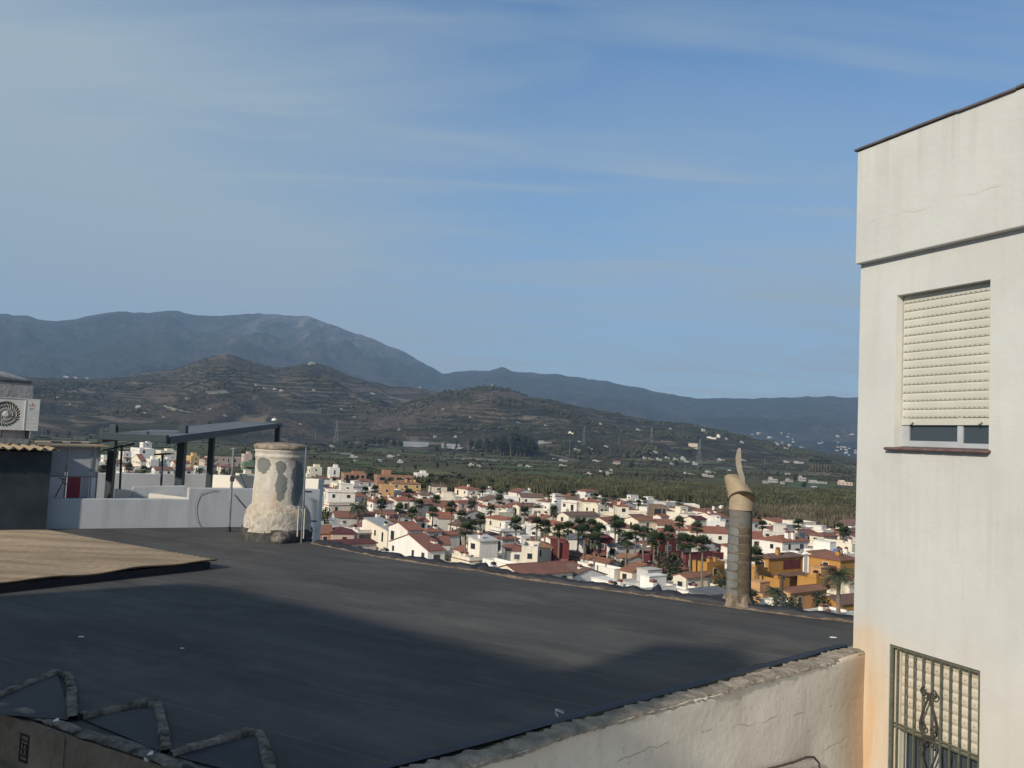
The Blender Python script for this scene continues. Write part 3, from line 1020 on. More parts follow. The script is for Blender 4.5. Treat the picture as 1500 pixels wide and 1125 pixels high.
wf_o = wf.build('window_frame', M['alu'], TH)
MB().box(gx0 + .10, .13, gz0, gx1, .134, z).build('pane', M['pane'], wf_o)
gb = MB()
yg = .012
gb.box(gx0 + .005, yg - .004, gz0, gx0 + .045, yg + .012, gz1 - .005)
gb.box(gx0 + .045, yg - .006, gz1 - .03, gx1 - .005, yg + .014, gz1 - .008)
zmid = loc_r(1370, 1082)[1]
for dz in (0, .035):
    gb.box(gx0 + .045, yg - .006, zmid - dz - .012, gx1 - .005, yg + .006, zmid - dz)
nb = 10
for i in range(nb):
    xx = gx0 + .10 + (gx1 - gx0 - .12) * i / (nb - 1)
    gb.box(xx - .008, yg - .002, gz0, xx + .008, yg + .008, gz1 - .02)
GR = gb.build('window_grille', M['grille'], TH)


def spiral(cx_, cz_, r0, turns, a0, sgn, n=26):
    return [(cx_ + r0 * (1 - .75 * i / n) * math.cos(a0 + sgn * turns * 2 * math.pi * i / n), yg - .016,
             cz_ + r0 * (1 - .75 * i / n) * math.sin(a0 + sgn * turns * 2 * math.pi * i / n)) for i in range(n + 1)]


sc = MB(); xc = gx0 + (gx1 - gx0) * .47
zt = loc_r(1365, 1012)[1]
for sg in (-1, 1):
    top = spiral(xc + sg * .055, zt - .035, .048, 1.2, math.pi / 2 + (0 if sg > 0 else 0) * 1, -sg)
    sc.tube(top, .009, 6)
    sc.tube([(xc + sg * .008, yg - .016, zt - .03), (xc + sg * .012, yg - .016, zt - .10), (xc + sg * .075, yg - .016, zt - .26), (xc + sg * .105, yg - .016, zt - .36),
             (xc + sg * .10, yg - .016, zt - .43), (xc + sg * .035, yg - .016, zt - .48)], .0105, 6)
    sc.tube(spiral(xc + sg * .055, zt - .385, .045, 1.2, math.pi / 2, -sg), .009, 6)
    sc.tube(spiral(xc + sg * .058, zt - .535, .045, 1.2, -math.pi / 2, sg), .009, 6)
    sc.tube([(xc + sg * .03, yg - .016, zt - .48), (xc + sg * .105, yg - .016, zt - .53), (xc + sg * .11, yg - .016, zt - .60), (xc + sg * .05, yg - .016, zt - .75), (xc, yg - .016, zt - .92)], .0105, 6)
sc.box(xc - .03, yg - .024, zt - .492, xc + .03, yg - .008, zt - .462)
sc.build('scroll_ornament', M['iron'], GR)
MB().box(gx0, .3, gz0, gx1, .31, gz1).build('backing', M['dark'], TH)

# ---------------------------------------------------------------- house under the black roof
far = [(-560, 784), (66, 771), (200, 769), (352, 772), (470, 797), (560, 814), (640, 826), (705, 835), (760, 845), (860, 858), (960, 873), (1080, 888), (1180, 901), (1252, 909)]
near = [(1250, 948), (1180, 962), (1100, 974), (1000, 1006), (860, 1048), (740, 1084), (640, 1120), (560, 1165)]
eave = [(430, 1170), (240, 1110), (104, 1062), (0, 1030), (-170, 978), (-560, 880)]
plan = [Zr(u, v) for u, v in far + near + eave]
BH = thing('flat_roofed_house', Zr(640, 1000), 0, 'house below the window with a wide flat black bitumen roof', 'house')
off = -Zr(640, 1000)
LO = Matrix.Translation(off)


def bl(p): return p + off


bm = bmesh.new()
vs_ = [bm.verts.new(bl(p)) for p in plan]
bm.faces.new(vs_); bmesh.ops.triangulate(bm, faces=bm.faces[:])
me = bpy.data.meshes.new('roof_membrane'); bm.to_mesh(me); bm.free(); me.materials.append(M['bitumen'])
if me.polygons[0].normal.z < 0: me.flip_normals()
rm = bpy.data.objects.new('roof', me); COL.objects.link(rm); rm.parent = BH
n = len(plan); cen = sum((p for p in plan), Vector()) / n
mb = MB()
ins = [cen + (p - cen) * .992 for p in plan]
for i in range(n):
    j = (i + 1) % n
    a, b = bl(ins[i]), bl(ins[j])
    mb.add([(a.x, a.y, RZ + off.z - .01), (b.x, b.y, RZ + off.z - .01), (b.x, b.y, -off.z * 0 + off.z + 14), (a.x, a.y, off.z + 14)], [(0, 1, 2, 3)])
mb.build('wall', M['party'], BH)


def path_pts(px, z, step=.06):
    P = [Zr(u, v, z) for u, v in px]; out = []
    for a, b in zip(P, P[1:]):
        k = max(1, int((b - a).length / step))
        out += [a + (b - a) * i / k for i in range(k)]
    return out + [P[-1]]


def ridge(pts, w, h, mat, name, parent, seed, wob=.35, inset=0, lift=0, square=False):
    """a rough low kerb: rounded section swept along pts"""
    prof = [(-1, -.15), (-.92, .45), (-.55, .9), (0, 1), (.55, .9), (.92, .45), (1, -.15)]
    if square: prof = [(-1, -.3), (-.97, .62), (-.72, 1), (0, .96), (.72, 1), (.97, .62), (1, -.3)]
    G = []
    q = np.arange(len(pts)) * .06
    n1 = fbm(q * 2.2, q * 0 + seed, 4, seed) - .5; n2 = fbm(q * 6, q * 0 + seed + 4, 3, seed + 2) - .5; n3 = fbm(q * 1.3, q * 0 + 8, 3, seed + 6) - .5
    for i, p in enumerate(pts):
        t = pts[min(i + 2, len(pts) - 1)] - pts[max(i - 2, 0)]; t.z = 0; t.normalize(); s_ = Vector((-t.y, t.x, 0))
        row = []
        for k, (a, b) in enumerate(prof):
            jx = vnoise(np.array([i * .5]), np.array([k * 1.7]), seed)[0] - .5
            row.append(p + s_ * (inset + a * w * (1 + wob * 1.6 * n1[i]) + n3[i] * w * wob + jx * w * .3) + Vector((0, 0, lift + b * h * (1 + wob * 2.2 * n2[i] + wob * n1[i]) + jx * h * .25)) + off)
        G.append(row)
    return MB().grid(G, 0, True).build(name, mat, parent)


edge_px = [(463, 796), (500, 803), (560, 815), (640, 827), (690, 834), (704, 834), (712, 836), (760, 846), (860, 859), (950, 871), (958, 871), (966, 873), (1020, 881), (1080, 889), (1180, 902), (1252, 910)]
ep = path_pts(edge_px, RZ)
ridge(ep, .075, .085, M['bitumen_dark'], 'roof_edge', BH, 3, .3)
ridge(ep, .024, .022, M['edgemortar'], 'edge_mortar', BH, 5, 1.0, inset=-.105)
# lumps where the membrane is dressed over the corners of the kerb
mb = MB()
for u, v, sx_, sz_ in ((706, 833, .16, .11), (962, 870, .10, .13), (985, 874, .22, .10), (496, 801, .14, .09), (655, 828, .18, .05)):
    mb = MB(); p = bl(Zr(u, v)); rg = []
    for i in range(9):
        f = i / 8 * math.pi; r = math.sin(f)
        rg.append([p + Vector((-.8 * sx_ * math.cos(f) + .0, .42 * sx_ * math.cos(f), 0)) + Vector((.4 * .10 * r * math.cos(a), .8 * .10 * r * math.cos(a), sz_ * r * math.sin(a))) * (1 + random.uniform(-.15, .15)) for a in np.linspace(0, 2 * math.pi, 10, False)])
    mb.rings(rg)
    mb.build('folded_membrane', M['bitumen_dark'], BH)

# sawtooth of mortar kerbs along the near eave
saws = [[(-60, 1042), (-10, 1024), (30, 1008), (60, 997), (84, 988), (98, 990), (104, 1004), (105, 1030), (106, 1055)],
        [(118, 1052), (150, 1044), (190, 1035), (218, 1030), (230, 1036), (236, 1055), (240, 1080), (243, 1104)],
        [(250, 1106), (290, 1096), (330, 1085), (362, 1076), (378, 1077), (386, 1092), (392, 1115), (400, 1145)]]
for i, sw in enumerate(saws):
    pp = path_pts(sw, RZ + .012, .03)
    ridge(pp, .036, .034, M['mortarold'], 'sawtooth_kerb', BH, 20 + i * 7, .32, square=True)
    tri = [Zr(*sw[0], RZ + .012), Zr(*sw[4], RZ + .03), Zr(*sw[-1], RZ + .012)]
    MB().add([bl(p) for p in tri], [(0, 2, 1)]).build('membrane_infill', M['bitumen_dark'], BH)
ev = path_pts([(-170, 980), (0, 1034), (104, 1066), (240, 1112), (430, 1175)], RZ, .04)
ridge(ev, .055, .016, M['mortarold'], 'eave_mortar', BH, 61, 1.0)
ridge([p + Vector((0, 0, -.045)) for p in ev], .03, .04, M['bitumen_dark'], 'eave_drip', BH, 66, .6, inset=-.02)
# painted band below the eave
M['band'] = m_mortar('grimy_painted_band', (.30, .245, .185), .35, 2.2)
E0 = Zr(-170, 984); E1 = Zr(430, 1179)
et = (E1 - E0); eL = et.length; et.normalize(); en = Vector((et.y, -et.x, 0))
if en.y > 0: en = -en


def evp(s_, o_, z): return E0 + et * s_ + en * o_ + Vector((0, 0, z - RZ)) + off


def evbox(mb, s0, s1, o0, o1, z0, z1, mi=0):
    mb.hexa([evp(s0, o0, z0), evp(s1, o0, z0), evp(s1, o1, z0), evp(s0, o1, z0)], [evp(s0, o0, z1), evp(s1, o0, z1), evp(s1, o1, z1), evp(s0, o1, z1)], mi)


mb = MB(); evbox(mb, 0, eL, -.15, .012, RZ - .36, RZ - .02)
band = mb.build('eave_band', M['band'], BH)
mb = MB(); evbox(mb, 0, eL, -.10, .075, RZ - .42, RZ - .362); mb.build('ledge', M['band'], BH, bevel=.01)
mb = MB(); evbox(mb, 0, eL, -.12, -.03, RZ - 3, RZ - .422); mb.build('lower_wall', simple('red_brown_door_panel', (.07, .035, .03), .4, 3), BH)
# vertical battens
for s_ in np.arange(.5, eL, .93):
    mb = MB(); evbox(mb, s_, s_ + .11, .013, .022, RZ - .355, RZ - .03); mb.build('batten', M['band'], BH)
# dark plate with two curled figures
pe = on_plane(38, 1095, E0, en); sp = (pe - E0).dot(et); zp = pe.z
mb = MB()
evbox(mb, sp - .052, sp + .052, .0125, .019, zp + .085, zp + .10); evbox(mb, sp - .052, sp + .052, .0125, .019, zp - .10, zp - .085)
evbox(mb, sp - .052, sp - .042, .0125, .019, zp - .085, zp + .085); evbox(mb, sp + .042, sp + .052, .0125, .019, zp - .085, zp + .085)
evbox(mb, sp - .042, sp + .042, .0125, .017, zp + .048, zp + .056)
for c_ in (-.019, .019):
    pts = [(-.013, .035), (0, .04), (.012, .032), (.010, .015), (-.002, .003), (.010, -.004), (.014, -.022), (.009, -.046), (-.004, -.056), (-.013, -.046)]
    mb.tube([evp(sp + c_ + a, .017, zp + b - .008) for a, b in pts], .0045, 6)
mb.build('number_plate', M['dark'], band)
for u, v in ((88, 1057), (226, 1106)):
    mb = MB(); p = bl(Zr(u, v, RZ)) + en * .05
    mb.rings([[p + Vector((dx * .022 * math.cos(a), dx * .02 * math.sin(a), dz * .6)) + en * o_ + et * 0 for a in np.linspace(0, 2 * math.pi, 10, False)] for dx, dz, o_ in ((.9, -.035, .0), (1.2, .0, .0), (.8, .03, -.02), (.3, .05, -.03))])
    mb.build('drain_spout', M['white2'], BH)

# ---------------------------------------------------------------- party wall
Pa = Zr(1247, 956, RZ + .06); Pb = Zr(640, 1127, RZ + .06)
pd = (Pb - Pa); pd.z = 0; pl = pd.length; pd.normalize(); pl += 2.6
prz = math.atan2(pd.y, pd.x)
PW = thing('party_wall', (Pa.x, Pa.y, 0), prz, 'white peeling wall with crumbling mortar top running beside the black roof', 'wall')
pn = Vector((-pd.y, pd.x, 0))           # local +Y
sgn = 1 if pn.y < 0 else -1             # side that faces the camera
q = np.linspace(-.45, pl, 440)
topn = (fbm(q * 2.0, q * 0 + 2, 4, 9) - .5) * .05; lum = (fbm(q * 5, q * 0 + 4, 4, 19) - .35)
G = []
for i, xx in enumerate(q):
    zt_ = RZ + .03 + topn[i]
    row = []
    for k, zf in enumerate((-5.0, -3.5, -2.4, -1.7, -1.2, -.8, -.5, -.3, -.15, -.05, 0)):
        bul = (vnoise(np.array([xx * 1.4]), np.array([zf * 1.4 + 30]), 5)[0] - .5) * .05
        row.append((xx, sgn * (.0 + bul * (1 if zf < -.02 else .3)), zt_ + zf))
    row.append((xx, -sgn * .05, zt_ - .03)); row.append((xx, -sgn * .2, zt_ - .03)); row.append((xx, -sgn * .2, zt_ - 1))
    G.append(row)
MB().grid(G, 0, True).build('wall', M['party'], PW)
G = []
for i, xx in enumerate(q):
    zt_ = RZ + .03 + topn[i]; k = .6 + 1.1 * max(0, lum[i]); j = lambda a: (vnoise(np.array([xx * 26]), np.array([a * 3.1]), 6)[0] - .5)
    G.append([(xx, sgn * (.008 + .012 * j(1)), zt_ - .012 - .022 * max(0, lum[i] + .1) - .02 * j(11)), (xx, -sgn * (.01 + .02 * j(2)), zt_ + .012 * k + .02 * j(3)), (xx, -sgn * (.07 + .04 * j(4)), zt_ + .020 * k + .022 * j(5)),
              (xx, -sgn * (.15 + .03 * j(6)), zt_ + .020 * k + .02 * j(7)), (xx, -sgn * (.19 + .09 * j(8)), zt_ + .012 * k), (xx, -sgn * (.215 + .11 * j(9)), RZ - .02)])
MB().grid(G, 0, False).build('mortar_crest', M['mortar'], PW)
# upturned membrane against the wall
G = [[(xx, -sgn * (.235 + .05 * topn[i] * 10), RZ - .01 + .05), (xx, -sgn * .31, RZ + .035), (xx, -sgn * .42, RZ + .004)] for i, xx in enumerate(q)]
MB().grid(G, 0, True).build('membrane_upturn', M['bitumen_dark'], PW)


def pw_loc(u, v):
    p = on_plane(u, v, Vector((Pa.x, Pa.y, 0)), pn) - Vector((Pa.x, Pa.y, 0))
    return p.dot(pd), p.z


cab = [(1196, 1140), (1194, 1116), (1186, 1107), (1176, 1107), (1160, 1113), (1140, 1119), (1115, 1125), (1090, 1136)]
tag(MB().tube([Vector((Pa.x, Pa.y, 0)) + pd * pw_loc(u, v)[0] + pn * sgn * .045 + Vector((0, 0, pw_loc(u, v)[1])) for u, v in cab], .012, 8).build('cable', simple('old_grey_cable', (.10, .075, .065), .3, 20)),
    'old dark cable sagging across the foot of the peeling wall', 'cable')
# grey blob of mortar with a white curl of plastic on it
p = Zr(818, 1053, RZ + .04)
mb = MB(); a_ = np.linspace(math.pi * .55, math.pi * 1.25, 10)
mb.grid([[p + Vector((.075 * math.cos(a) * 1.2 + .06, .055 * math.sin(a) + .02, .015 + .03 * math.sin((a - 1.7) * 1.4) + dz)) for dz in (0, .006, .022, .016)] for a in a_])
tag(mb.build('plastic_scrap', plain('white_plastic', (.62, .65, .68), .4)), 'curled scrap of white plastic lying by the crumbling wall top', 'scrap')

# specks of litter on the membrane
for i, (u, v, s_, lab) in enumerate(((118, 933, .035, 'small white scrap of litter on the shaded roof, left one'), (267, 950, .025, 'tiny grey scrap of litter on the shaded roof, right of the white one'),
                                     (1221, 934, .06, 'thin pale sliver of litter on the sunlit roof near the tall house'))):
    p = Zr(u, v, RZ + .004); mb = MB()
    ol = [(math.cos(a) * s_ * random.uniform(.6, 1.2), math.sin(a) * s_ * .45 * random.uniform(.6, 1.2)) for a in np.linspace(0, 2 * math.pi, 7, False)]
    mb.prism([(p.x + a, p.y + b) for a, b in ol], p.z, p.z + .006)
    tag(mb.build('litter', M['white2']), lab, 'litter')

# ---------------------------------------------------------------- tan corrugated sheet
def m_corr(name, c):
    m = NT(name, .8, .2); p = m.pos(); o = m.obj()
    st = m.noise(m.mapping(o, (.35, 3.2, 1)), 1.2, 6, .62)
    k = m.mix(m.ramp(st, [(.32, 0), (.66, 1)]), mulc(c, .58), mulc(c, 1.1))
    k = m.mix(m.ramp(m.noise(o, 1.0, 5), [(.54, 0), (.72, .5)]), k, mulc(c, .5))
    m.color(k); m.bump(m.noise(p, 30, 3), .2, .01)
    return m.mat


M['corr'] = m_corr('tan_fibre_cement_sheet', (.42, .31, .20))
M['corr2'] = m_corr('tan_corrugated_roof', (.40, .30, .20))
zs = RZ + .14
BR, FR_, FL_, BLc = Zr(74, 778, zs), Zr(318, 822, zs - .02), Zr(-180, 872, zs), Zr(-330, 786, zs)
CS = thing('corrugated_sheet', (FR_.x, FR_.y, RZ), 0, 'large tan corrugated sheet lying on the left of the black roof', 'roof sheet')
# columns run along the flutes (i), rows across them (j)
nj = int((FR_ - BR).length / .018); G = []
for i in range(60):
    s_ = i / 59; row = []
    for j in range(nj):
        t_ = j / (nj - 1)
        p = (BR * (1 - t_) + FR_ * t_) * (1 - s_) + (BLc * (1 - t_) + FL_ * t_) * s_
        jag = .012 * math.sin(j * .9) if i == 0 else 0
        p = p + Vector((jag, 0, .016 * math.sin(j * 2 * math.pi * .018 / .13) + .014 * math.sin(s_ * 23 + 1) * t_ ** 3 + .012 * math.sin(s_ * 9)))
        row.append(p - Vector((FR_.x, FR_.y, RZ)))
    G.append(row)
so_ = MB().grid(G, 0, True).build('sheet', M['corr'], CS)
sm = so_.modifiers.new('thickness', 'SOLIDIFY'); sm.thickness = .012; sm.offset = -1
c4 = [BR, FR_, FL_, BLc]; cc = sum(c4, Vector()) / 4
mb = MB()
c5 = [p + (cc - p).normalized() * .10 - Vector((FR_.x, FR_.y, 0)) for p in c4]
mb.prism([(p.x, p.y) for p in c5][::-1], 0, .10)
mb.build('kerb', M['bitumen_dark'], CS)

# ---------------------------------------------------------------- round masonry chimney
def m_round():
    m = NT('old_lime_plaster', .95, .1)
    o = m.obj(); s = m.sep(o)
    n1 = m.noise(o, 3.0, 6, .62); st = m.noise(m.mapping(o, (4, 4, .8)), 1.8, 5)
    c = m.mix(m.ramp(n1, [(.32, 0), (.65, 1)]), (.46, .41, .33), (.62, .58, .50))
    c = m.mix(m.ramp(st, [(.5, 0), (.7, .65)]), c, (.46, .33, .21))
    low = m.ramp(m.math('ADD', s[2], m.math('MULTIPLY', n1, .25)), [(.55, 0), (.7, 1), (1.0, .6), (1.3, 0)])
    c = m.mix(m.math('MULTIPLY', low, .45), c, (.50, .40, .28))
    return m, o, s, c


CH0 = at_z(405, 795, RZ); CHD = CH0.y + .62
CHX = at_d(409, 720, CHD).x
CH = thing('round_chimney', (CHX, CHD, RZ), 0, 'squat round plastered chimney with grey cement patches at the roof edge', 'chimney')
ppm = F / CHD


def chz(v): return 26 - RZ + (hor(410) - v) / ppm    # height above the roof at the chimney's distance


m, o, s, c = m_round()
NN = m.noise(o, 7, 4)
tocam = Vector((-CHX, -CHD, 0)).normalized(); side = Vector((-tocam.y, tocam.x, 0))
if side.x < 0: side = -side
for u, v, rx_, rz_ in ((385.5, 681, 9.5, 12), (410, 682.5, 8, 10), (411.5, 708, 9, 18), (412, 722, 6, 10), (434, 700, 8.5, 28), (431.5, 718, 7, 22)):
    xr = (u - 409.5) / ppm; zc_ = chz(v); rad = .475
    ang = math.asin(max(-.98, min(.98, xr / rad)))
    pt = tocam * rad * math.cos(ang) + side * rad * math.sin(ang)
    sub = m.n('ShaderNodeVectorMath', operation='SUBTRACT'); m.l(o, sub.inputs[0]); sub.inputs[1].default_value = (pt.x, pt.y, zc_)
    rw = rx_ / ppm / max(.5, math.cos(ang))
    scn = m.n('ShaderNodeVectorMath', operation='MULTIPLY'); m.l(sub.outputs[0], scn.inputs[0]); scn.inputs[1].default_value = (1 / rw, 1 / rw, ppm / rz_)
    ln = m.n('ShaderNodeVectorMath', operation='LENGTH'); m.l(scn.outputs[0], ln.inputs[0])
    mk = m.ramp(m.math('ADD', ln.outputs['Value'], m.math('MULTIPLY', m.math('SUBTRACT', NN, .5), 1.0)), [(.93, 1), (.99, 0)])
    c = m.mix(mk, c, (.19, .195, .18))
m.color(c); m.bump(m.noise(o, 18, 6, .62), .6, .02); m.bump(m.noise(o, 4, 4), .5, .04)
M['roundplaster'] = m.mat
m2, o2, s2, c2_ = m_round()
m2.color(m2.mix(m2.ramp(m2.noise(o2, 9, 5), [(.5, 0), (.66, .7)]), c2_, (.33, .24, .16))); m2.bump(m2.noise(o2, 12, 6, .65), 1, .05)
M['collar'] = m2.mat


def rough_lathe(prof, n, amp, freq, seed):
    rg = []
    for r, z in prof:
        row = []
        for k in range(n):
            a = 2 * math.pi * k / n
            d = (fbm(np.array([math.cos(a) * freq + 10]), np.array([math.sin(a) * freq + z * freq * 1.3 + 10]), 4, seed)[0] - .5) * amp
            row.append(Vector(((r + d) * math.cos(a), (r + d) * math.sin(a), z + d * .4)))
        rg.append(row)
    return rg


def zz_list(pairs, steps=3):
    out = []
    for (r0, z0), (r1, z1) in zip(pairs, pairs[1:]):
        for i in range(steps): out.append((r0 + (r1 - r0) * i / steps, z0 + (z1 - z0) * i / steps))
    return out + [pairs[-1]]


pxr = lambda w: w / ppm
z_b, z_c2, z_n, z_t = chz(796), chz(771), chz(741), chz(650)
MB().rings(rough_lathe(zz_list([(pxr(37.5), z_n - .03), (pxr(36.5), chz(715)), (pxr(36), chz(690)), (pxr(36), chz(672)), (pxr(37.5), chz(668)), (pxr(36.5), chz(664)), (pxr(38), chz(660)), (pxr(37.5), chz(657))], 4), 64, .015, 3, 3), 0, True).build('shaft', M['roundplaster'], CH)
MB().rings(rough_lathe(zz_list([(pxr(49), z_c2 - .05), (pxr(48), z_c2 + .05), (pxr(47), chz(755)), (pxr(45), chz(747)), (pxr(41), z_n), (pxr(36), chz(735))], 4), 72, .07, 5, 8), 0, True).build('collar', M['collar'], CH)
MB().rings(rough_lathe(zz_list([(pxr(52), -.02), (pxr(50), z_b + .05), (pxr(50), z_c2 - .03), (pxr(48.5), z_c2 + .02)], 4), 64, .07, 4, 12), 0, True).build('base', m_mortar('blackened_base_render', (.085, .08, .072), .5, 5), CH)
MB().rings(rough_lathe([(pxr(39), chz(657.5)), (pxr(40), chz(655.5)), (pxr(39.5), chz(652)), (pxr(36), chz(650.5)), (pxr(26), chz(649)), (pxr(12), chz(648)), (pxr(2), chz(647.7))], 48, .02, 4, 5), 0, True).build('cap', m_mortar('lichened_cap', (.33, .27, .20), .5, 7), CH)
# stone lump at the foot
MB().rings(rough_lathe([(.02, -.02), (.17, 0), (.18, .12), (.14, .2), (.03, .23)], 18, .06, 3, 31), 0, True).build('rubble', M['mortarold'], CH, loc=tocam * .66 + side * .08)
mb = MB()
for u0_, u1_, v0_, v1_ in ((437.5, 435.5, 745, 786), (446.5, 444.5, 746, 789)):
    a = at_d(u0_, v0_, CHD - .50); b = at_d(u1_, v1_, CHD - .60); b.z = max(b.z, RZ + .02)
    mb.tube([a, b], .013, 8); mb.tube([a, a + Vector((0, .2, 0))], .013, 8)
tag(mb.build('standpipes', simple('cream_pipe', (.50, .44, .34), .2, 6)), 'pair of short cream pipes rising beside the round chimney', 'pipes')
a = at_d(448.5, 655, CHD - .2); b = at_d(441.5, 788, CHD - .58); b.z = RZ
tag(MB().tube([a, b], .011, 8).build('rod', M['galv']), 'thin grey metal rod leaning against the round chimney', 'rod')

# ---------------------------------------------------------------- tall pipe chimney with cowl
PC = Zr(1081, 887); PCD = PC.y; pm = F / PCD


def pcz(v): return 26 - RZ + (hor(1081) - v) / pm


def m_pipe():
    m = NT('banded_cement_pipe', .92, .15)
    o = m.obj(); s = m.sep(o)
    per = .125
    zz_ = m.math('ADD', s[2], m.math('MULTIPLY', m.math('SUBTRACT', m.noise(o, 4, 3), .5), .03))
    fz = m.math('FRACT', m.math('DIVIDE', zz_, per))
    dz = m.math('MULTIPLY', m.math('ABSOLUTE', m.math('SUBTRACT', fz, .5)), 1.9)
    xs_ = m.math('DIVIDE', m.math('ADD', m.math('ADD', s[0], m.math('MULTIPLY', s[1], -.25)), .115), .115)
    nz = m.math('MULTIPLY', m.math('SUBTRACT', m.noise(o, 14, 4), .5), .55)
    blob = m.math('ADD', m.math('POWER', m.math('ADD', m.math('POWER', m.math('ABSOLUTE', xs_), 4), m.math('POWER', dz, 4)), .25), nz)
    mask = m.ramp(blob, [(.80, 1), (.86, 0)])
    rim = m.math('MULTIPLY', m.ramp(blob, [(.80, 0), (.86, 1)]), m.ramp(blob, [(.92, 1), (1.02, 0)]))
    n1 = m.noise(o, 9, 5)
    brown = m.mix(m.ramp(n1, [(.35, 0), (.65, 1)]), (.09, .067, .048), (.16, .124, .088))
    grey = m.mix(m.ramp(n1, [(.35, 0), (.65, 1)]), (.13, .135, .127), (.20, .20, .185))
    lin = m.ramp(m.math('ABSOLUTE', m.math('SUBTRACT', fz, .03)), [(.03, .6), (.08, 0)])
    c = m.mix(mask, brown, grey); c = m.mix(m.math('MULTIPLY', rim, .55), c, (.075, .058, .042)); c = m.mix(m.math('MULTIPLY', lin, m.ramp(m.noise(o, 5, 3), [(.4, 0), (.6, 1)])), c, (.32, .27, .21))
    topz = pcz(768)
    up = m.ramp(m.math('ADD', m.math('SUBTRACT', s[2], topz), m.math('MULTIPLY', m.noise(o, 5, 4), .12)), [(.02, 0), (.12, 1)])
    c = m.mix(up, c, m.mix(m.noise(m.mapping(o, (3, 3, 12)), 2, 4), (.13, .125, .11), (.20, .19, .165)))
    m.color(c); m.bump(m.math('ADD', m.noise(o, 25, 5), m.math('MULTIPLY', mask, .5)), .6, .012)
    return m.mat


PP = thing('pipe_chimney', (PC.x, PC.y, RZ), 0, 'slim pipe chimney of banded cement with a tan cowl and vane', 'chimney')
MB().rings(rough_lathe(zz_list([(.185, -.02), (.18, .08), (.172, .3), (.168, pcz(790)), (.162, pcz(744))], 5), 40, .012, 5, 4), 0, True).build('shaft', m_pipe(), PP)
MB().rings(rough_lathe([(.245, -.02), (.215, .05), (.195, .12), (.172, .19)], 30, .10, 4, 14), 0, True).build('base', m_mortar('crumbled_base_mortar', (.27, .215, .155), .5, 9), PP)
M['cowl'] = simple('sun_bleached_tan_cowl', (.37, .285, .185), .25, 4, .65, .25, 30)
zc0 = pcz(744)
CW = MB()
n = 36


def ring(cx_, cz_, r, tilt, ry=None):
    return [Vector((cx_ + r * math.cos(a) * math.cos(tilt), (ry or r) * math.sin(a), cz_ + r * math.cos(a) * math.sin(tilt))) for a in np.linspace(0, 2 * math.pi, n, False)]


CW.rings([ring(.008, zc0 - .015, .178, 0), ring(.01, zc0 + .06, .178, R(-2)), ring(.005, zc0 + .14, .165, R(-12)), ring(-.005, zc0 + .19, .13, R(-22))])
cw_o = CW.build('cowl', M['cowl'], PP)
def ring2(cx_, cy_, cz_, r, tx, ty, rf=1.0):
    return [Vector((cx_ + r * math.cos(a), cy_ + r * rf * math.sin(a), cz_ + r * math.cos(a) * math.sin(tx) - r * math.sin(a) * math.sin(ty))) for a in np.linspace(0, 2 * math.pi, n, False)]


HD = MB()
prof_ = [(.010, .0, .135, .183, -5, 42, 1), (-.008, .03, .215, .181, -12, 38, 1), (-.035, .07, .305, .173, -15, 30, 1), (-.062, .10, .385, .158, -14, 18, 1), (-.078, .12, .44, .13, -9, 10, 1), (-.083, .13, .475, .085, -4, 4, 1), (-.083, .13, .488, .03, 0, 0, 1)]
HD.rings([ring2(a, b, zc0 + c_, r_, R(tx), R(ty), f_) for a, b, c_, r_, tx, ty, f_ in prof_])
HD.build('hood', M['cowl'], cw_o)
MB().rings([ring2(.010, 0, zc0 + .128, .1845, R(-5), R(42)), ring2(.010, 0, zc0 + .136, .1865, R(-5), R(42)), ring2(.010, 0, zc0 + .141, .185, R(-5), R(42)), ring2(.010, 0, zc0 + .128, .1845, R(-5), R(42))], 0, True, False).build('rim', plain('dark_cowl_rim', (.05, .035, .022), .7), cw_o)
vo = [(-.005, .30), (-.06, .40), (-.10, .53), (-.125, .66), (-.125, .75), (-.105, .835), (-.078, .875), (-.055, .865), (-.048, .78), (-.05, .68), (-.03, .56), (.005, .45), (.008, .36)]
vm = MB(); k = len(vo)
vm.add([(a + .012, -.14 + b * .10 - .004, zc0 + b) for a, b in vo] + [(a + .012, -.14 + b * .10 + .006, zc0 + b) for a, b in vo], [tuple(range(k)), tuple(range(2 * k - 1, k - 1, -1))] + [(i, k + i, k + (i + 1) % k, (i + 1) % k) for i in range(k)])
vm.build('vane', simple('weathered_vane_metal', (.34, .30, .235), .2, 5, .5), cw_o)

# ---------------------------------------------------------------- left side: terrace walls
M['terr'] = m_t = None
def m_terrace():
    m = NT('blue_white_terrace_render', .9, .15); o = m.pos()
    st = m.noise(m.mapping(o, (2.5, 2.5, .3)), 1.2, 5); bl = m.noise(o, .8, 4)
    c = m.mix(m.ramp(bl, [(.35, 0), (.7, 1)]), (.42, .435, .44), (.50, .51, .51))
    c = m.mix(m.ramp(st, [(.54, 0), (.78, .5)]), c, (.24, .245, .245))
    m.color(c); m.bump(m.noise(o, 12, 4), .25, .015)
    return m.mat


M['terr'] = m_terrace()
M['terrwhite'] = stucco_far('bright_terrace_render', (.74, .70, .62), .15)


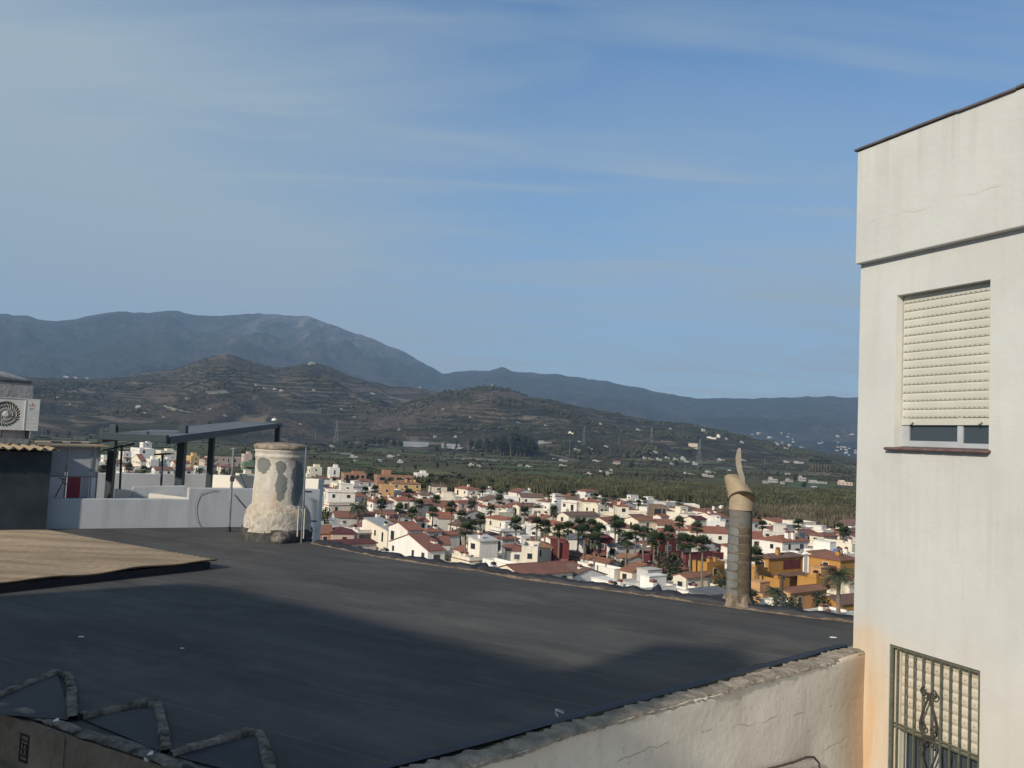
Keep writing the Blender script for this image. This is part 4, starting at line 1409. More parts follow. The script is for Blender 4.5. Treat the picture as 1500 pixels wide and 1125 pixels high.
def wall_px(pa, pb, za, zb, th, mat, label, name='terrace_wall', z0=14.0):
    """upright wall between plan points pa, pb with sloping top"""
    a, b = Vector((pa[0], pa[1], 0)), Vector((pb[0], pb[1], 0)); d = (b - a); L = d.length; d.normalize(); nb_ = Vector((-d.y, d.x, 0))
    if nb_.y < 0: nb_ = -nb_
    N = max(2, int(L / .25)); G = []
    for i in range(N + 1):
        p = a + d * L * i / N; z = za + (zb - za) * i / N + random.uniform(-.006, .006)
        G.append([p + Vector((0, 0, z0)), p + Vector((0, 0, z - .012)), p + nb_ * .015 + Vector((0, 0, z)), p + nb_ * (th - .015) + Vector((0, 0, z)), p + nb_ * th + Vector((0, 0, z - .012)), p + nb_ * th + Vector((0, 0, z0))])
    mb = MB().grid(G, 0, False)
    mb.add(G[0], [tuple(range(6))]); mb.add(G[-1], [tuple(range(5, -1, -1))])
    o = mb.build(name, mat)
    return tag(o, label, 'wall')


W1a = at_z(66, 775, RZ); dW = Vector((.858, .513, 0))
def along(p0, d, u):
    """point of the line p0 + d t that shows in column u (at eye level)"""
    r = ray(u, hor(u)); k = r.x / r.y
    t = (k * p0.y - p0.x) / (d.x - k * d.y)
    return p0 + d * t
W1b_ = along(W1a, dW, 284); W1c = along(W1a, dW, 474)
zt1 = 26 - (729.5 - hor(180)) / F * (W1a.y + W1b_.y) / 2
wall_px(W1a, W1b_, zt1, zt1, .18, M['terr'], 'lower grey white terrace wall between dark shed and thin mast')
zt2 = 26 - (715 - hor(380)) / F * (W1b_.y + W1c.y) / 2
W1e = along(W1a, dW, 208) + Vector((-.513, .858, 0)) * .55
wall_px(W1b_ + dW * .002, W1c, zt2, zt2, .22, M['terr'], 'higher grey white terrace wall standing behind the round chimney')
wall_px(W1e, W1b_ + Vector((-.513, .858, 0)) * .55, zt2 - .03, zt2, .18, M['terr'], 'grey terrace wall behind the lit wedge, left of the higher wall')
f3 = at_d(168, 716, along(W1a, dW, 168).y + .85)
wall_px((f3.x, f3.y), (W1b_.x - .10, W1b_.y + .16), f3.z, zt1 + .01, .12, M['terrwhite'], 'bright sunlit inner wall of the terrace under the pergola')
w4b = at_d(309, 694, KD * 22); w4a = w4b - dW * 8
z4 = 26 - (694 - hor(230)) / F * 21 * KD
wall_px((w4a.x, w4a.y), (w4b.x, w4b.y), z4 - .05, z4, .2, M['terr'], 'grey back wall of the terrace, seen behind the pergola posts')
w5 = w4b + Vector((.86, -.51, 0)) * 4.2
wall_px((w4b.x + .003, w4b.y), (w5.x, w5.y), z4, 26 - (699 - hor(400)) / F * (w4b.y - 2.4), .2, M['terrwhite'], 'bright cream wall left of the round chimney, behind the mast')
# stub pipes through the higher wall
for (u0, v0, L_, lab) in ((446, 720, .17, 'upper dark stub pipe sticking out right of the round chimney'), (452, 763, .2, 'lower dark stub pipe sticking out right of the round chimney')):
    p = at_d(u0, v0, CHD + .55); q_ = at_d(u0 + L_ * 62, v0 + .5, CHD + .5)
    tag(MB().tube([p, q_], .017, 8).build('stub_pipe', M['galv']), lab, 'pipe', 'stub pipes by the round chimney')

# wires
def wire(pts, r, mat, label, name='wire'):
    return tag(MB().tube(pts, r, 5).build(name, mat), label, 'wire')


mastb = at_z(335, 779, RZ); mastt = at_d(342.5, 656, mastb.y + .05)
MS = thing('mast', (mastb.x, mastb.y, RZ), 0, 'thin grey pole standing against the terrace wall left of the round chimney', 'mast')
MB().tube([(0, 0, 0), mastt - mastb], [.028, .022], 10).build('pole', M['galv'], MS)
MB().tube([(0, 0, -.01), (mastt - mastb) * .06], [.05, .04], 10).build('foot', M['dark'], MS)
k = (mastt - mastb)
MB().box(-.03, -.06, k.z * .60, .05, -.01, k.z * .66).build('clamp', M['dark'], MS)
MB().tube([k * .985 + Vector((-.07, 0, 0)), k * .985 + Vector((.05, 0, .01))], .012, 6).build('crossbar', M['galv'], MS)


def wl(u, v):  # point just in front of the higher terrace wall
    nW = Vector((dW.y, -dW.x, 0)); return on_plane(u, v, W1a + nW * .02, nW)


arc = [wl(303 + 19 * math.cos(a) * .9, 747 + 29 * math.sin(a)) for a in np.linspace(-2.2, -4.4, 14)] + [wl(300, 775)]
wire([wl(318, 718)] + [wl(308, 719)] + arc, .005, M['galv'], 'loose loop of cable curving over the grey terrace wall')
wire([wl(343, 724), wl(350, 733), wl(357, 741), wl(361, 745)], .007, M['dark'], 'short dark wire running from the mast to the round chimney')
wire([at_d(352, 695, KD * 19), at_d(360, 712, KD * 18), at_d(367, 728, KD * 17.0)], .008, M['dark'], 'slack dark wire hanging down the bright wall beside the mast')

# ---------------------------------------------------------------- dark shed with corrugated eave
SHP = at_z(67, 777, RZ); sdir = (Vector((SHP.x, SHP.y, 0)) - Vector(at_z(-60, 780.5, RZ).xy.to_3d())).normalized()
srz = math.atan2(sdir.y, sdir.x)
SH = thing('shed', (SHP.x, SHP.y, RZ), srz, 'dark slate coloured rooftop shed with tan corrugated eave at the left edge', 'shed')
zsh_t = 26 - (660 - hor(70)) / F * SHP.y - RZ
M['slate'] = simple('dark_slate_render', (.044, .056, .062), .3, 3, .9, .4, 40)
MB().box(-4.5, 0, -.02, 0, 1.2, zsh_t - .02).build('wall', M['slate'], SH)
G = []
for i in range(241):
    x_ = -4.6 + i * .0196
    row = []
    for j in range(12):
        y_ = -.20 + j * .14
        row.append((x_, y_, zsh_t + .035 + .03 * (j / 11) + .028 * math.cos(x_ * 2 * math.pi / .177) + (.0 if j else -.004)))
    G.append(row)
ro = MB().grid(G, 0, True).build('corrugated_roof', M['corr2'], SH)
sm = ro.modifiers.new('thickness', 'SOLIDIFY'); sm.thickness = .01
# concrete block behind
bp = at_d(49, 584, SHP.y + 1.75)
BK = thing('parapet_block', (bp.x, bp.y, RZ), srz, 'weathered grey block of masonry standing behind the air conditioner', 'masonry block')
zb1 = 26 - (557 - hor(30)) / F * bp.y - RZ
M['block'] = m_mortar('streaked_grey_render', (.36, .35, .33), .22, 2.5)
MB().box(-3.5, 0, 0, 0, .5, zb1 - .05).build('wall', M['block'], BK, bevel=.02)
MB().box(-3.5, -.03, zb1 - .05, -.06, .5, zb1 - .0).build('dark_capping', simple('blackened_capping', (.10, .10, .11), .4, 6), BK, bevel=.01)
MB().rings([[Vector((x_, y_ * w_ + .25, zb1 + zq + .03 * math.sin(x_ * 5))) for y_, zq in ((-.25, 0), (-.22, .12 * h_), (0, .18 * h_), (.22, .12 * h_), (.25, 0))] for x_, w_, h_ in ((-3.5, 1, 1.2), (-2, 1, 1.3), (-1.0, 1, 1.15), (-.5, 1, .9), (-.28, .9, .6), (-.12, .7, .3))]).build('rough_top', M['block'], BK)

# air conditioner
acd = SHP.y + .55
ac0 = at_d(56.5, 632, acd); acw = .90; acz1 = 26 - (584.5 - hor(30)) / F * acd; acz0 = 26 - (630 - hor(30)) / F * acd
arz = srz - R(3)
AC = thing('air_conditioner', (ac0.x - .02, ac0.y, acz0), arz, 'white outdoor air conditioning unit with round fan on the tan corrugated roof', 'air conditioner')
acz = acz1 - acz0; pxm = F / acd
bodyx1 = 0; bodyx0 = -acw
M['acwhite'] = simple('air_conditioner_enamel', (.62, .61, .56), .06, 5, .45)
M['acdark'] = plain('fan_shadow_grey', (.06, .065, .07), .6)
M['acred'] = plain('red_badge', (.45, .04, .05), .5)
fx = -.585; fz = acz * .49; fr = acz * .41
# casing with the round fan opening cut in its front
mb = MB()
N = 48
circ = [(fx + fr * math.cos(2 * math.pi * i / N), fz + fr * math.sin(2 * math.pi * i / N)) for i in range(N)]


def edge_pt(i):
    a = 2 * math.pi * i / N; dx, dz = math.cos(a), math.sin(a)
    x0_, x1_, z0_, z1_ = bodyx0, -.245, 0, acz
    t_ = min(((x1_ - fx) / dx if dx > 1e-9 else 1e9), ((x0_ - fx) / dx if dx < -1e-9 else 1e9), ((z1_ - fz) / dz if dz > 1e-9 else 1e9), ((z0_ - fz) / dz if dz < -1e-9 else 1e9))
    return (fx + dx * t_, fz + dz * t_)


ed = [edge_pt(i) for i in range(N)]
for i in range(N):
    j = (i + 1) % N
    q4 = [circ[i], ed[i], ed[j], circ[j]]
    mb.add([(a, 0, b) for a, b in q4], [(0, 1, 2, 3)])
    mb.add([(circ[i][0], 0, circ[i][1]), (circ[j][0], 0, circ[j][1]), (circ[j][0], .07, circ[j][1]), (circ[i][0], .07, circ[i][1])], [(0, 1, 2, 3)])
    if abs(ed[i][0] - ed[j][0]) > 1e-6 and abs(ed[i][1] - ed[j][1]) > 1e-6:
        cnr = (bodyx0 if (ed[i][0] + ed[j][0]) / 2 < fx else -.245, acz if (ed[i][1] + ed[j][1]) / 2 > fz else 0)
        mb.add([(ed[i][0], 0, ed[i][1]), (cnr[0], 0, cnr[1]), (ed[j][0], 0, ed[j][1])], [(0, 1, 2)])
mb.box(bodyx0, .07, 0, -.245, .32, acz); mb.box(-.245, -.012, 0, 0, .32, acz)
mb.box(bodyx0 - .006, -.015, acz, .006, .33, acz + .012)
mb.add([(bodyx0, 0, 0), (bodyx0, 0, acz), (bodyx0, .07, acz), (bodyx0, .07, 0)], [(0, 1, 2, 3)])
mb.add([(bodyx0, 0, 0), (-.245, 0, 0), (-.245, .07, 0), (bodyx0, .07, 0)], [(0, 1, 2, 3)]); mb.add([(bodyx0, 0, acz), (-.245, 0, acz), (-.245, .07, acz), (bodyx0, .07, acz)], [(0, 1, 2, 3)])
mb.build('casing', M['acwhite'], AC)
mb = MB(); mb.box(-.262, -.02, .01, -.247, .0, acz - .01)
for z_ in np.linspace(acz * .12, acz * .6, 5): mb.box(-.225, -.0155, z_, -.02, -.0125, z_ + .006)
mb.build('trim', M['acwhite'], AC)
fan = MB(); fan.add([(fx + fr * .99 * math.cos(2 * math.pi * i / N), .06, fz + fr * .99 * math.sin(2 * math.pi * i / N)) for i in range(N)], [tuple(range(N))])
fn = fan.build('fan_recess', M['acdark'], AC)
gr_ = MB()
for k_ in range(26):
    a0 = 2 * math.pi * k_ / 26
    gr_.tube([(fx + fr * r_ * math.cos(a0 + .9 * (r_ - .2)), .012 + .01 * math.sin(r_ * 3), fz + fr * r_ * math.sin(a0 + .9 * (r_ - .2))) for r_ in (.2, .4, .6, .8, .98)], .0055, 4, 0, True, False)
for r_ in (.45, .72, .985):
    gr_.tube([(fx + fr * r_ * math.cos(a), .013, fz + fr * r_ * math.sin(a)) for a in np.linspace(0, 2 * math.pi, 40)], .005, 4, 0, True, False)
gr_.build('fan_grille', M['acwhite'], fn)
MB().rings([[Vector((fx + r_ * math.cos(a), y_, fz + r_ * math.sin(a))) for a in np.linspace(0, 2 * math.pi, 24, False)] for r_, y_ in ((fr * .20, .03), (fr * .20, .004), (fr * .15, -.002))]).build('fan_hub', M['acwhite'], fn)
mb = MB(); mb.rings([[Vector((-.135 + r_ * math.cos(a), -.0135 + dy_, acz * .86 + r_ * math.sin(a))) for a in np.linspace(0, 2 * math.pi, 14, False)] for r_, dy_ in ((.014, 0), (.013, -.003))])
mb.build('badge', M['acred'], AC)


def text_on(parent, txt, size, x_, y_, z_, mat, name):
    cu = bpy.data.curves.new(name, 'FONT'); cu.body = txt; cu.size = size; cu.extrude = .0008; cu.align_x = 'CENTER'
    o_ = bpy.data.objects.new(name, cu); COL.objects.link(o_); o_.parent = parent
    o_.location = (x_, y_, z_); o_.rotation_euler = (math.pi / 2, 0, 0); cu.materials.append(mat)
    return o_


# the maker's red and grey lines of lettering are illegible in the photograph: worn strokes at their size
mb = MB()
for i, w_ in enumerate((.012, .018, .008, .016, .012, .02, .010)):
    x_ = -.195 + i * .0175; mb.box(x_, -.0135, acz * .785, x_ + min(w_, .0135), -.0125, acz * .785 + .018)
mb.build('lettering', M['acred'], AC)
mb = MB()
for r_, (a, b) in enumerate(((-.18, -.10), (-.17, -.125))):
    x_ = a
    while x_ < b: mb.box(x_, -.0135, acz * (.70 - .045 * r_), x_ + .009, -.0125, acz * (.70 - .045 * r_) + .012); x_ += .013
mb.build('small_print', M['acdark'], AC)
mb = MB()
for x_ in (-.74, -.17):
    mb = MB(); mb.hexa([(x_ - .02, .0, -.17), (x_ + .02, .0, -.17), (x_ + .02, .3, -.17), (x_ - .02, .3, -.17)], [(x_ - .02, .0, 0), (x_ + .02, .0, 0), (x_ + .02, .3, 0), (x_ - .02, .3, 0)])
    mb.build('bracket', M['dark'], AC)
mb = MB(); mb.tube([(-.12, -.03, -.02), (-.14, -.05, -.15)], .014, 8); mb.build('drain_hose', M['galv'], AC)
MB().box(-.62, .1, -.17, -.2, .3, -.0).build('support_block', M['block'], AC)

# ---------------------------------------------------------------- glazed lean-to
lp = W1a + Vector((0, .55, 0)) ; lrz = math.atan2(dW.y, dW.x)
lA = along(lp, dW, 73); lB = along(lp, dW, 149.5); lL = (lB - lA).length
LT = thing('lean_to', (lA.x, lA.y, zt1), lrz, 'glazed lean-to with frosted panels under a thin tan sheet roof', 'lean-to')
lz1 = 26 - (653 - hor(110)) / F * (lA.y + lB.y) / 2 - zt1
lz_m = 26 - (697 - hor(110)) / F * (lA.y + lB.y) / 2 - zt1
M['frost'] = simple('frosted_plastic_panel', (.36, .365, .37), .12, 2, .35)
M['leanwhite'] = simple('lean_to_white_panel', (.74, .70, .69), .1, 3)
M['redpan'] = simple('dull_red_panel', (.30, .045, .06), .3, 4, .6)
def lx(u): return (along(lp, dW, u) - lA).dot(dW)
for u0_, u1_ in ((74, 101.5), (105.5, 138), (141, 148.5)):
    MB().box(lx(u0_), .02, lz_m, lx(u1_), .03, lz1 - .02).build('frosted_panel', M['frost'], LT)
MB().box(lx(73), .01, -.6, lx(103), .04, lz_m - .01).build('white_panel', M['leanwhite'], LT)
MB().box(lx(139.5), .01, -.6, lx(148), .04, lz_m - .01).build('white_panel', M['leanwhite'], LT)
MB().box(lx(126), .02, -.6, lx(138), .03, lz_m - .01).build('frosted_panel', M['frost'], LT)
MB().box(lx(106), .02, -.6, lx(125.8), .03, lz_m - .015).build('red_panel', M['redpan'], LT)
mb = MB()
for u_ in (72.5, 103.5, 139.5, 148.8):
    mb.box(lx(u_) - .012, -.005, -.6, lx(u_) + .012, .05, lz1)
mb.box(0, -.004, lz_m - .012, lL, .048, lz_m + .006)
mb.build('frame', M['galv'], LT)
mb = MB()
x0_, x1_ = lx(58), lx(162)
mb.hexa([(x0_, -.18, lz1 - .005), (x1_, -.14, lz1 + .01), (x1_ - .2, 1.9, lz1 + .04), (x0_, 1.9, lz1 + .03)], [(x0_, -.18, lz1 + .02), (x1_, -.14, lz1 + .03), (x1_ - .2, 1.9, lz1 + .065), (x0_, 1.9, lz1 + .055)])
lr = mb.build('roof_sheet', M['corr2'], LT)
for f_ in (.22, .50, .78):
    xx = x0_ + (x1_ - x0_) * f_
    MB().hexa([(xx, .7, lz1 + .034), (xx + .2, .7, lz1 + .037), (xx + .2, 1.2, lz1 + .045), (xx, 1.2, lz1 + .042)], [(xx, .7, lz1 + .052), (xx + .2, .7, lz1 + .055), (xx + .2, 1.2, lz1 + .063), (xx, 1.2, lz1 + .06)]).build('roof_opening', M['dark'], lr)
tag(MB().tube([at_d(u, v, lA.y - .05) for u, v in ((81, 728), (86, 718), (92, 707), (91, 701))], .011, 6).tube([at_d(u, v, lA.y - .05) for u, v in ((92, 706), (97, 709), (102, 710))], .010, 6).tube([at_d(u, v, lA.y - .05) for u, v in ((87, 700), (95, 703))], .014, 6).build('shower_hose', simple('pinkish_hose', (.24, .15, .13), .3, 9)),
    'thin hose and spout on the white lean-to panel beside the dark shed', 'hose')

# ---------------------------------------------------------------- pergola
PG0 = at_d(247, 640, KD * 15.6); PBR = at_d(412, 619.5, KD * 26); PFL = at_d(148, 636, KD * 16.3); PBL = PFL + (PBR - PG0)
PG = thing('pergola', (PG0.x, PG0.y, zt1), 0, 'dark steel pergola with flat sloping roof over the terrace', 'pergola')
def pg(p): return p - Vector((PG0.x, PG0.y, zt1))
dn = Vector((0, 0, -.03)); M['pgsheet'] = simple('grey_pergola_sheet', (.135, .145, .155), .18, 2, .75)
MB().hexa([pg(p) + dn for p in (PG0, PBR, PBL, PFL)], [pg(p) for p in (PG0, PBR, PBL, PFL)]).build('roof_sheet', M['pgsheet'], PG)


def beam(a, b, w, h, name='beam'):
    a, b = pg(a), pg(b); t = (b - a); t.z = 0; t.normalize(); s_ = Vector((-t.y, t.x, 0)) * w / 2; z_ = Vector((0, 0, h))
    return MB().hexa([a + s_ - z_, b + s_ - z_, b - s_ - z_, a - s_ - z_], [a + s_, b + s_, b - s_, a - s_]).build(name, M['steel'], PG, bevel=.006)


dz_ = Vector((0, 0, -.032))
fv = Vector((0, -.045, .035)); beam(PFL + fv, PG0 + fv, .08, .145); beam(PG0 + dz_, PBR + dz_, .08, .12); beam(PFL + dz_, PBL + dz_, .08, .15); beam(PBL + dz_, PBR + dz_, .08, .13)


def post(u, vt, vb, y, w):
    t = at_d(u, vt, y); zb_ = at_d(u, vb, y).z - .25; r_ = w / 2; p = pg(t); zb_ -= zt1
    MB().box(p.x - r_, p.y - r_, zb_, p.x + r_, p.y + r_, p.z).build('post', M['steel'], PG, bevel=.006); return t


t1 = post(167.5, 622, 726, KD * 17.1, .15); t2 = post(269, 623.5, 716, KD * 17.3, .17)
beam(Vector((t1.x, t1.y, t1.z)), Vector((t2.x, t2.y, t2.z)), .09, .10, 'top_rail')
post(311.5, 632, 716, KD * 20.2, .14); post(407.5, 621, 716, KD * 25.5, .15)
MB().box(*(pg(at_d(216, 640, KD * 16.5)) - Vector((.025, .025, .05))), *(pg(at_d(216, 632, KD * 16.5)) + Vector((.025, .025, 0)))).build('hanging_clip', M['steel'], PG)
p_ = at_d(402, 614.5, KD * 25.8)
tag(MB().rings([[p_ + Vector((r_ * math.cos(a), r_ * math.sin(a), z_)) for a in np.linspace(0, 2 * math.pi, 12, False)] for r_, z_ in ((.04, -.06), (.09, -.05), (.10, -.01), (.07, .03), (.02, .045))]).build('lamp', M['white2']), 'small white dome fitting on the far corner of the pergola roof', 'lamp')
for u_, vt, vb, ar, lab in ((178.5, 652, 728, ((150, 660), (197, 650)), 'dark T-shaped clothes line post beside the left pergola post'), (238.5, 664, 728, ((226, 666), (251, 664.5)), 'dark T-shaped clothes line post in the middle of the pergola')):
    t = at_d(u_, vt, KD * 16.8); b_ = at_d(u_ - 3, vb, KD * 16.8)
    CP = thing('clothes_line_post', (b_.x, b_.y, b_.z - .3), 0, lab, 'post', 'clothes line posts under the pergola')
    o_ = Vector((b_.x, b_.y, b_.z - .3))
    MB().tube([(0, 0, 0), t - o_], .026, 8).build('pole', M['steel'], CP)
    MB().tube([at_d(*ar[0], KD * 16.78) - o_, at_d(*ar[1], KD * 16.78) - o_], .02, 8).build('crossbar', M['steel'], CP)

# ---------------------------------------------------------------- neighbouring house on the left, out of frame, whose shade falls on the roof
NH = thing('neighbour_house', (-3.67, 1.86, 14), 0, 'neighbouring white house left of the window, its shade lying on the black roof', 'house')
ft = [(-3.67, 1.86), (-6.98, 4.6), (-8.6, 5.75), (-9.3, 5.85), (-11.3, 4.2), (-15.5, .3), (-8.5, -9), (-4.2, -6)]
MB().prism([(a + 3.67, b - 1.86) for a, b in ft], 0, 27.8 - 14).build('wall', M['white'], NH)
MB().box(-.93, -.96, 13.8, .07, -.16, 15.05).build('chimney', M['white'], NH, bevel=.03)
# small courtyard floor below the party wall
tag(MB().box(-4, -2, 19.4, 9, 7.5, 19.6).build('courtyard_paving', simple('grey_courtyard_paving', (.2, .19, .18), .3, 2)), kind='structure')

# ================================================================== VILLAGE
ORD = ['first', 'second', 'third', 'fourth', 'fifth', 'sixth', 'seventh', 'eighth', 'ninth', 'tenth', 'eleventh', 'twelfth', 'thirteenth', 'fourteenth',
       'fifteenth', 'sixteenth', 'seventeenth', 'eighteenth', 'nineteenth', 'twentieth', 'twenty-first', 'twenty-second', 'twenty-third', 'twenty-fourth',
       'twenty-fifth', 'twenty-sixth', 'twenty-seventh', 'twenty-eighth', 'twenty-ninth', 'thirtieth']
WCOL = {'white': 'white', 'white2': 'bright white', 'cream': 'cream', 'pale': 'pale grey', 'pinkish': 'pinkish', 'yellow': 'yellow', 'ochre': 'ochre', 'orange': 'orange',
        'maroon': 'maroon', 'brick': 'bare brick', 'brownstone': 'brown', 'greywall': 'grey', 'green_paint': 'green'}
RCOL = {'red': 'red tiled', 'dullred': 'dull red', 'orangeroof': 'orange tiled', 'tanroof': 'tan tiled', 'brownroof': 'brown', 'maroonroof': 'maroon', 'greyroof': 'grey',
        'deck': 'flat white', 'deckbrown': 'flat brown', 'deckgrey': 'flat grey'}
RECTS = []


def rect_pts(c, a, L, Wd, sh=.12):
    X_, Y_ = Vector((math.cos(a), math.sin(a))), Vector((-math.sin(a), math.cos(a)))
    return [c + X_ * (L * p) + Y_ * (Wd * q_) for p, q_ in ((sh, sh), (1 - sh, sh), (1 - sh, 1 - sh), (sh, 1 - sh))]


def overlap(A_, B_):
    for P_, Q_ in ((A_, B_), (B_, A_)):
        for i in range(4):
            e = P_[(i + 1) % 4] - P_[i]; n_ = Vector((-e.y, e.x))
            a = [n_.dot(p) for p in P_]; b = [n_.dot(p) for p in Q_]
            if max(a) < min(b) or max(b) < min(a): return False
    return True


def inside(p, R_):
    s_ = [(R_[(i + 1) % 4] - R_[i]).x * (p - R_[i]).y - (R_[(i + 1) % 4] - R_[i]).y * (p - R_[i]).x for i in range(4)]
    return all(x > 0 for x in s_) or all(x < 0 for x in s_)


A0 = R(37)


def fit(u0, uc, u1, v, h):
    p = at_z(uc, v, h); d = p.y; t = (uc - 750) / F; q_ = math.sqrt(1 + t * t)
    a = A0
    wl_, wr_ = (uc - u0) * d / F, (u1 - uc) * d / F
    if uc - u0 < 6 <= u1 - uc:
        a = max(R(3), min(R(60), math.asin(max(-1, min(1, max(wl_, .3) / 7.5 / q_))) - math.atan(t)))
    elif u1 - uc < 6 <= uc - u0:
        a = max(R(30), min(R(87), math.acos(max(-1, min(1, max(wr_, .3) / 8.5 / q_))) - math.atan(t)))
    fw = math.sin(a) + math.cos(a) * t; fl = math.cos(a) - math.sin(a) * t
    Wd = max(3.0, min(26, wl_ / max(fw, .12))) if uc - u0 >= 6 else 7.5
    L = max(3.0, min(26, wr_ / max(fl, .12))) if u1 - uc >= 6 else 8.5
    return p, a, L, Wd


HOUSES = []


def house(u0, uc, u1, v, h, roof, wall, rc, label=None, n_ch=0, win=True, sign=None, name='house'):
    best = None
    for k in (1, .94, 1.06, .88, 1.12, .82, 1.2):
        if h * k < 2.4: continue
        p, a, L, Wd = fit(u0, uc, u1, v, h * k)
        rp = rect_pts(p.xy, a, L, Wd, .10)
        c = sum(overlap(rp, q_) for q_ in RECTS)
        if best is None or c < best[0]: best = (c, k, p, a, L, Wd)
        if c == 0: break
    c, k, p, a, L, Wd = best; h = h * k
    RECTS.append(rect_pts(p.xy, a, L, Wd, 0))
    HOUSES.append(dict(u=(u0 + u1) / 2, p=p, a=a, L=L, W=Wd, h=h, roof=roof, wall=wall, rc=rc, label=label, n_ch=n_ch, win=win, name=name))
    return HOUSES[-1]


def build_house(H, rnd):
    L, Wd, h, roof = H['L'], H['W'], H['h'], H['roof']
    T = thing(H['name'], (H['p'].x, H['p'].y, 0), H['a'], H['label'], 'house', 'houses of the white village')
    wm = M[H['wall']]; rmat = M[H['rc']]; o = .32; rise = .30
    w = MB(); r = MB(); th = .16
    if roof == 'F':
        ph = .55 if h > 3 else .35; t_ = .2
        w.box(0, 0, -.2, L, t_, h); w.box(0, Wd - t_, -.2, L, Wd, h); w.box(0, t_, -.2, t_, Wd - t_, h); w.box(L - t_, t_, -.2, L, Wd - t_, h)
        r.box(t_, t_, h - ph - .2, L - t_, Wd - t_, h - ph)
        # raised coping line, a touch proud
        if rnd.random() < .5 and L > 4.5 and Wd > 4.2:
            ax, ay = L * rnd.uniform(.45, .6), Wd * rnd.uniform(.4, .55); hh_ = rnd.uniform(1.3, 2.3)
            MB().box(ax, ay, h - ph - .1, L - .3, Wd - .3, h + hh_ - ph).box(ax - .12, ay - .12, h + hh_ - ph, L - .25, Wd - .25, h + hh_ - ph + .12).build('roof_hut', wm, T)
        w.box(-.04, -.04, h - .02, L + .04, t_, h + .05); w.box(-.04, t_, h - .02, t_, Wd + .04, h + .05)
        if H['wall'] in ('white', 'cream', 'white2') and H['rc'] == 'deckbrown':
            r.box(-.12, -.12, h - .75, L, -.001, h - .62); r.box(-.12, 0, h - .75, -.001, Wd, h - .62)
    elif roof == 'S':
        z2 = h + Wd * .14
        w.add([(0, 0, -.2), (L, 0, -.2), (L, Wd, -.2), (0, Wd, -.2), (0, 0, h), (L, 0, h), (L, Wd, z2), (0, Wd, z2)], [(0, 1, 5, 4), (1, 2, 6, 5), (2, 3, 7, 6), (3, 0, 4, 7)])
        k = o * .14
        r.hexa([(-o, -o, h - k), (L + o, -o, h - k), (L + o, Wd + o, z2 + k), (-o, Wd + o, z2 + k)], [(-o, -o, h - k + th), (L + o, -o, h - k + th), (L + o, Wd + o, z2 + k + th), (-o, Wd + o, z2 + k + th)])
    elif roof in 'GT':
        if roof == 'G':
            zr = h + Wd / 2 * rise; f = lambda x, y, z: (x, y, z); D, E = L, Wd
        else:
            zr = h + L / 2 * rise; f = lambda x, y, z: (y, x, z); D, E = Wd, L
        V = [f(0, 0, -.2), f(D, 0, -.2), f(D, E, -.2), f(0, E, -.2), f(0, 0, h), f(D, 0, h), f(D, E, h), f(0, E, h), f(0, E / 2, zr), f(D, E / 2, zr)]
        w.add(V, [(0, 1, 5, 4), (2, 3, 7, 6), (1, 2, 6, 9, 5), (3, 0, 4, 8, 7)])
        k = o * rise; g = -.06
        for s_ in (0, 1):
            e0 = -o if s_ == 0 else E + o
            b = [f(g - .1, e0, h - k), f(D - g + .1, e0, h - k), f(D - g + .1, E / 2, zr), f(g - .1, E / 2, zr)]
            r.hexa(b, [(q_[0], q_[1], q_[2] + th) for q_ in b])
        r.tube([f(g - .1, E / 2, zr + th), f(D + .16, E / 2, zr + th)], .11, 6)
    else:
        D, E = L, Wd; m_ = min(D, E) / 2; zr = h + m_ * rise
        ra, rb = ((m_, E / 2), (D - m_, E / 2)) if D >= E else ((D / 2, m_), (D / 2, E - m_))
        w.box(0, 0, -.2, L, Wd, h - .01)
        k = o * rise; z0 = h - k
        c4_ = [(-o, -o), (D + o, -o), (D + o, E + o), (-o, E + o)]
        V = [(x, y, z0) for x, y in c4_] + [(x, y, z0 + .13) for x, y in c4_] + [(ra[0], ra[1], zr + .13), (rb[0], rb[1], zr + .13)]
        fs = [(0, 3, 2, 1), (0, 1, 5, 4), (1, 2, 6, 5), (2, 3, 7, 6), (3, 0, 4, 7)]
        fs += [(4, 5, 9, 8), (5, 6, 9), (6, 7, 8, 9), (7, 4, 8)] if D >= E else [(4, 5, 8), (5, 6, 9, 8), (6, 7, 9), (7, 4, 8, 9)]
        r.add(V, fs)
        for i, e in ((4, 8), (5, 9 if D >= E else 8), (7, 8 if D >= E else 9)):
            r.tube([V[i], V[e]], .09, 5)
        r.tube([V[8], V[9]], .1, 5)
        w.box(-.06, -.06, h - .35, L + .06, Wd + .06, h - .16)
    wo = w.build('wall', wm, T); ro_ = r.build('roof', rmat, T)
    if h > 4.4 and rnd.random() < .55 and H['wall'] != 'brick':
        z_ = h * .5; e = rnd.uniform(.9, 1.6)
        MB().hexa([(.2, -e, z_ - .35), (L - .2, -e, z_ - .35), (L - .2, -.004, z_ + .05), (.2, -.004, z_ + .05)], [(.2, -e, z_ - .22), (L - .2, -e, z_ - .22), (L - .2, -.004, z_ + .18), (.2, -.004, z_ + .18)]).build('porch_roof', M['dullred'] if H['rc'] in ('deck', 'deckbrown', 'deckgrey') else rmat, T)
    if rnd.random() < .45 and h > 3:
        e = rnd.uniform(1.6, 2.8); z_ = rnd.uniform(1.6, 2.4)
        MB().box(-e, .1, -.2, -e + .18, Wd - .1, z_).box(-e + .18, .1, -.2, -.004, .28, z_).box(-e + .18, Wd - .28, -.2, -.004, Wd - .1, z_).build('patio_wall', wm, T)
    gl = M['glass']
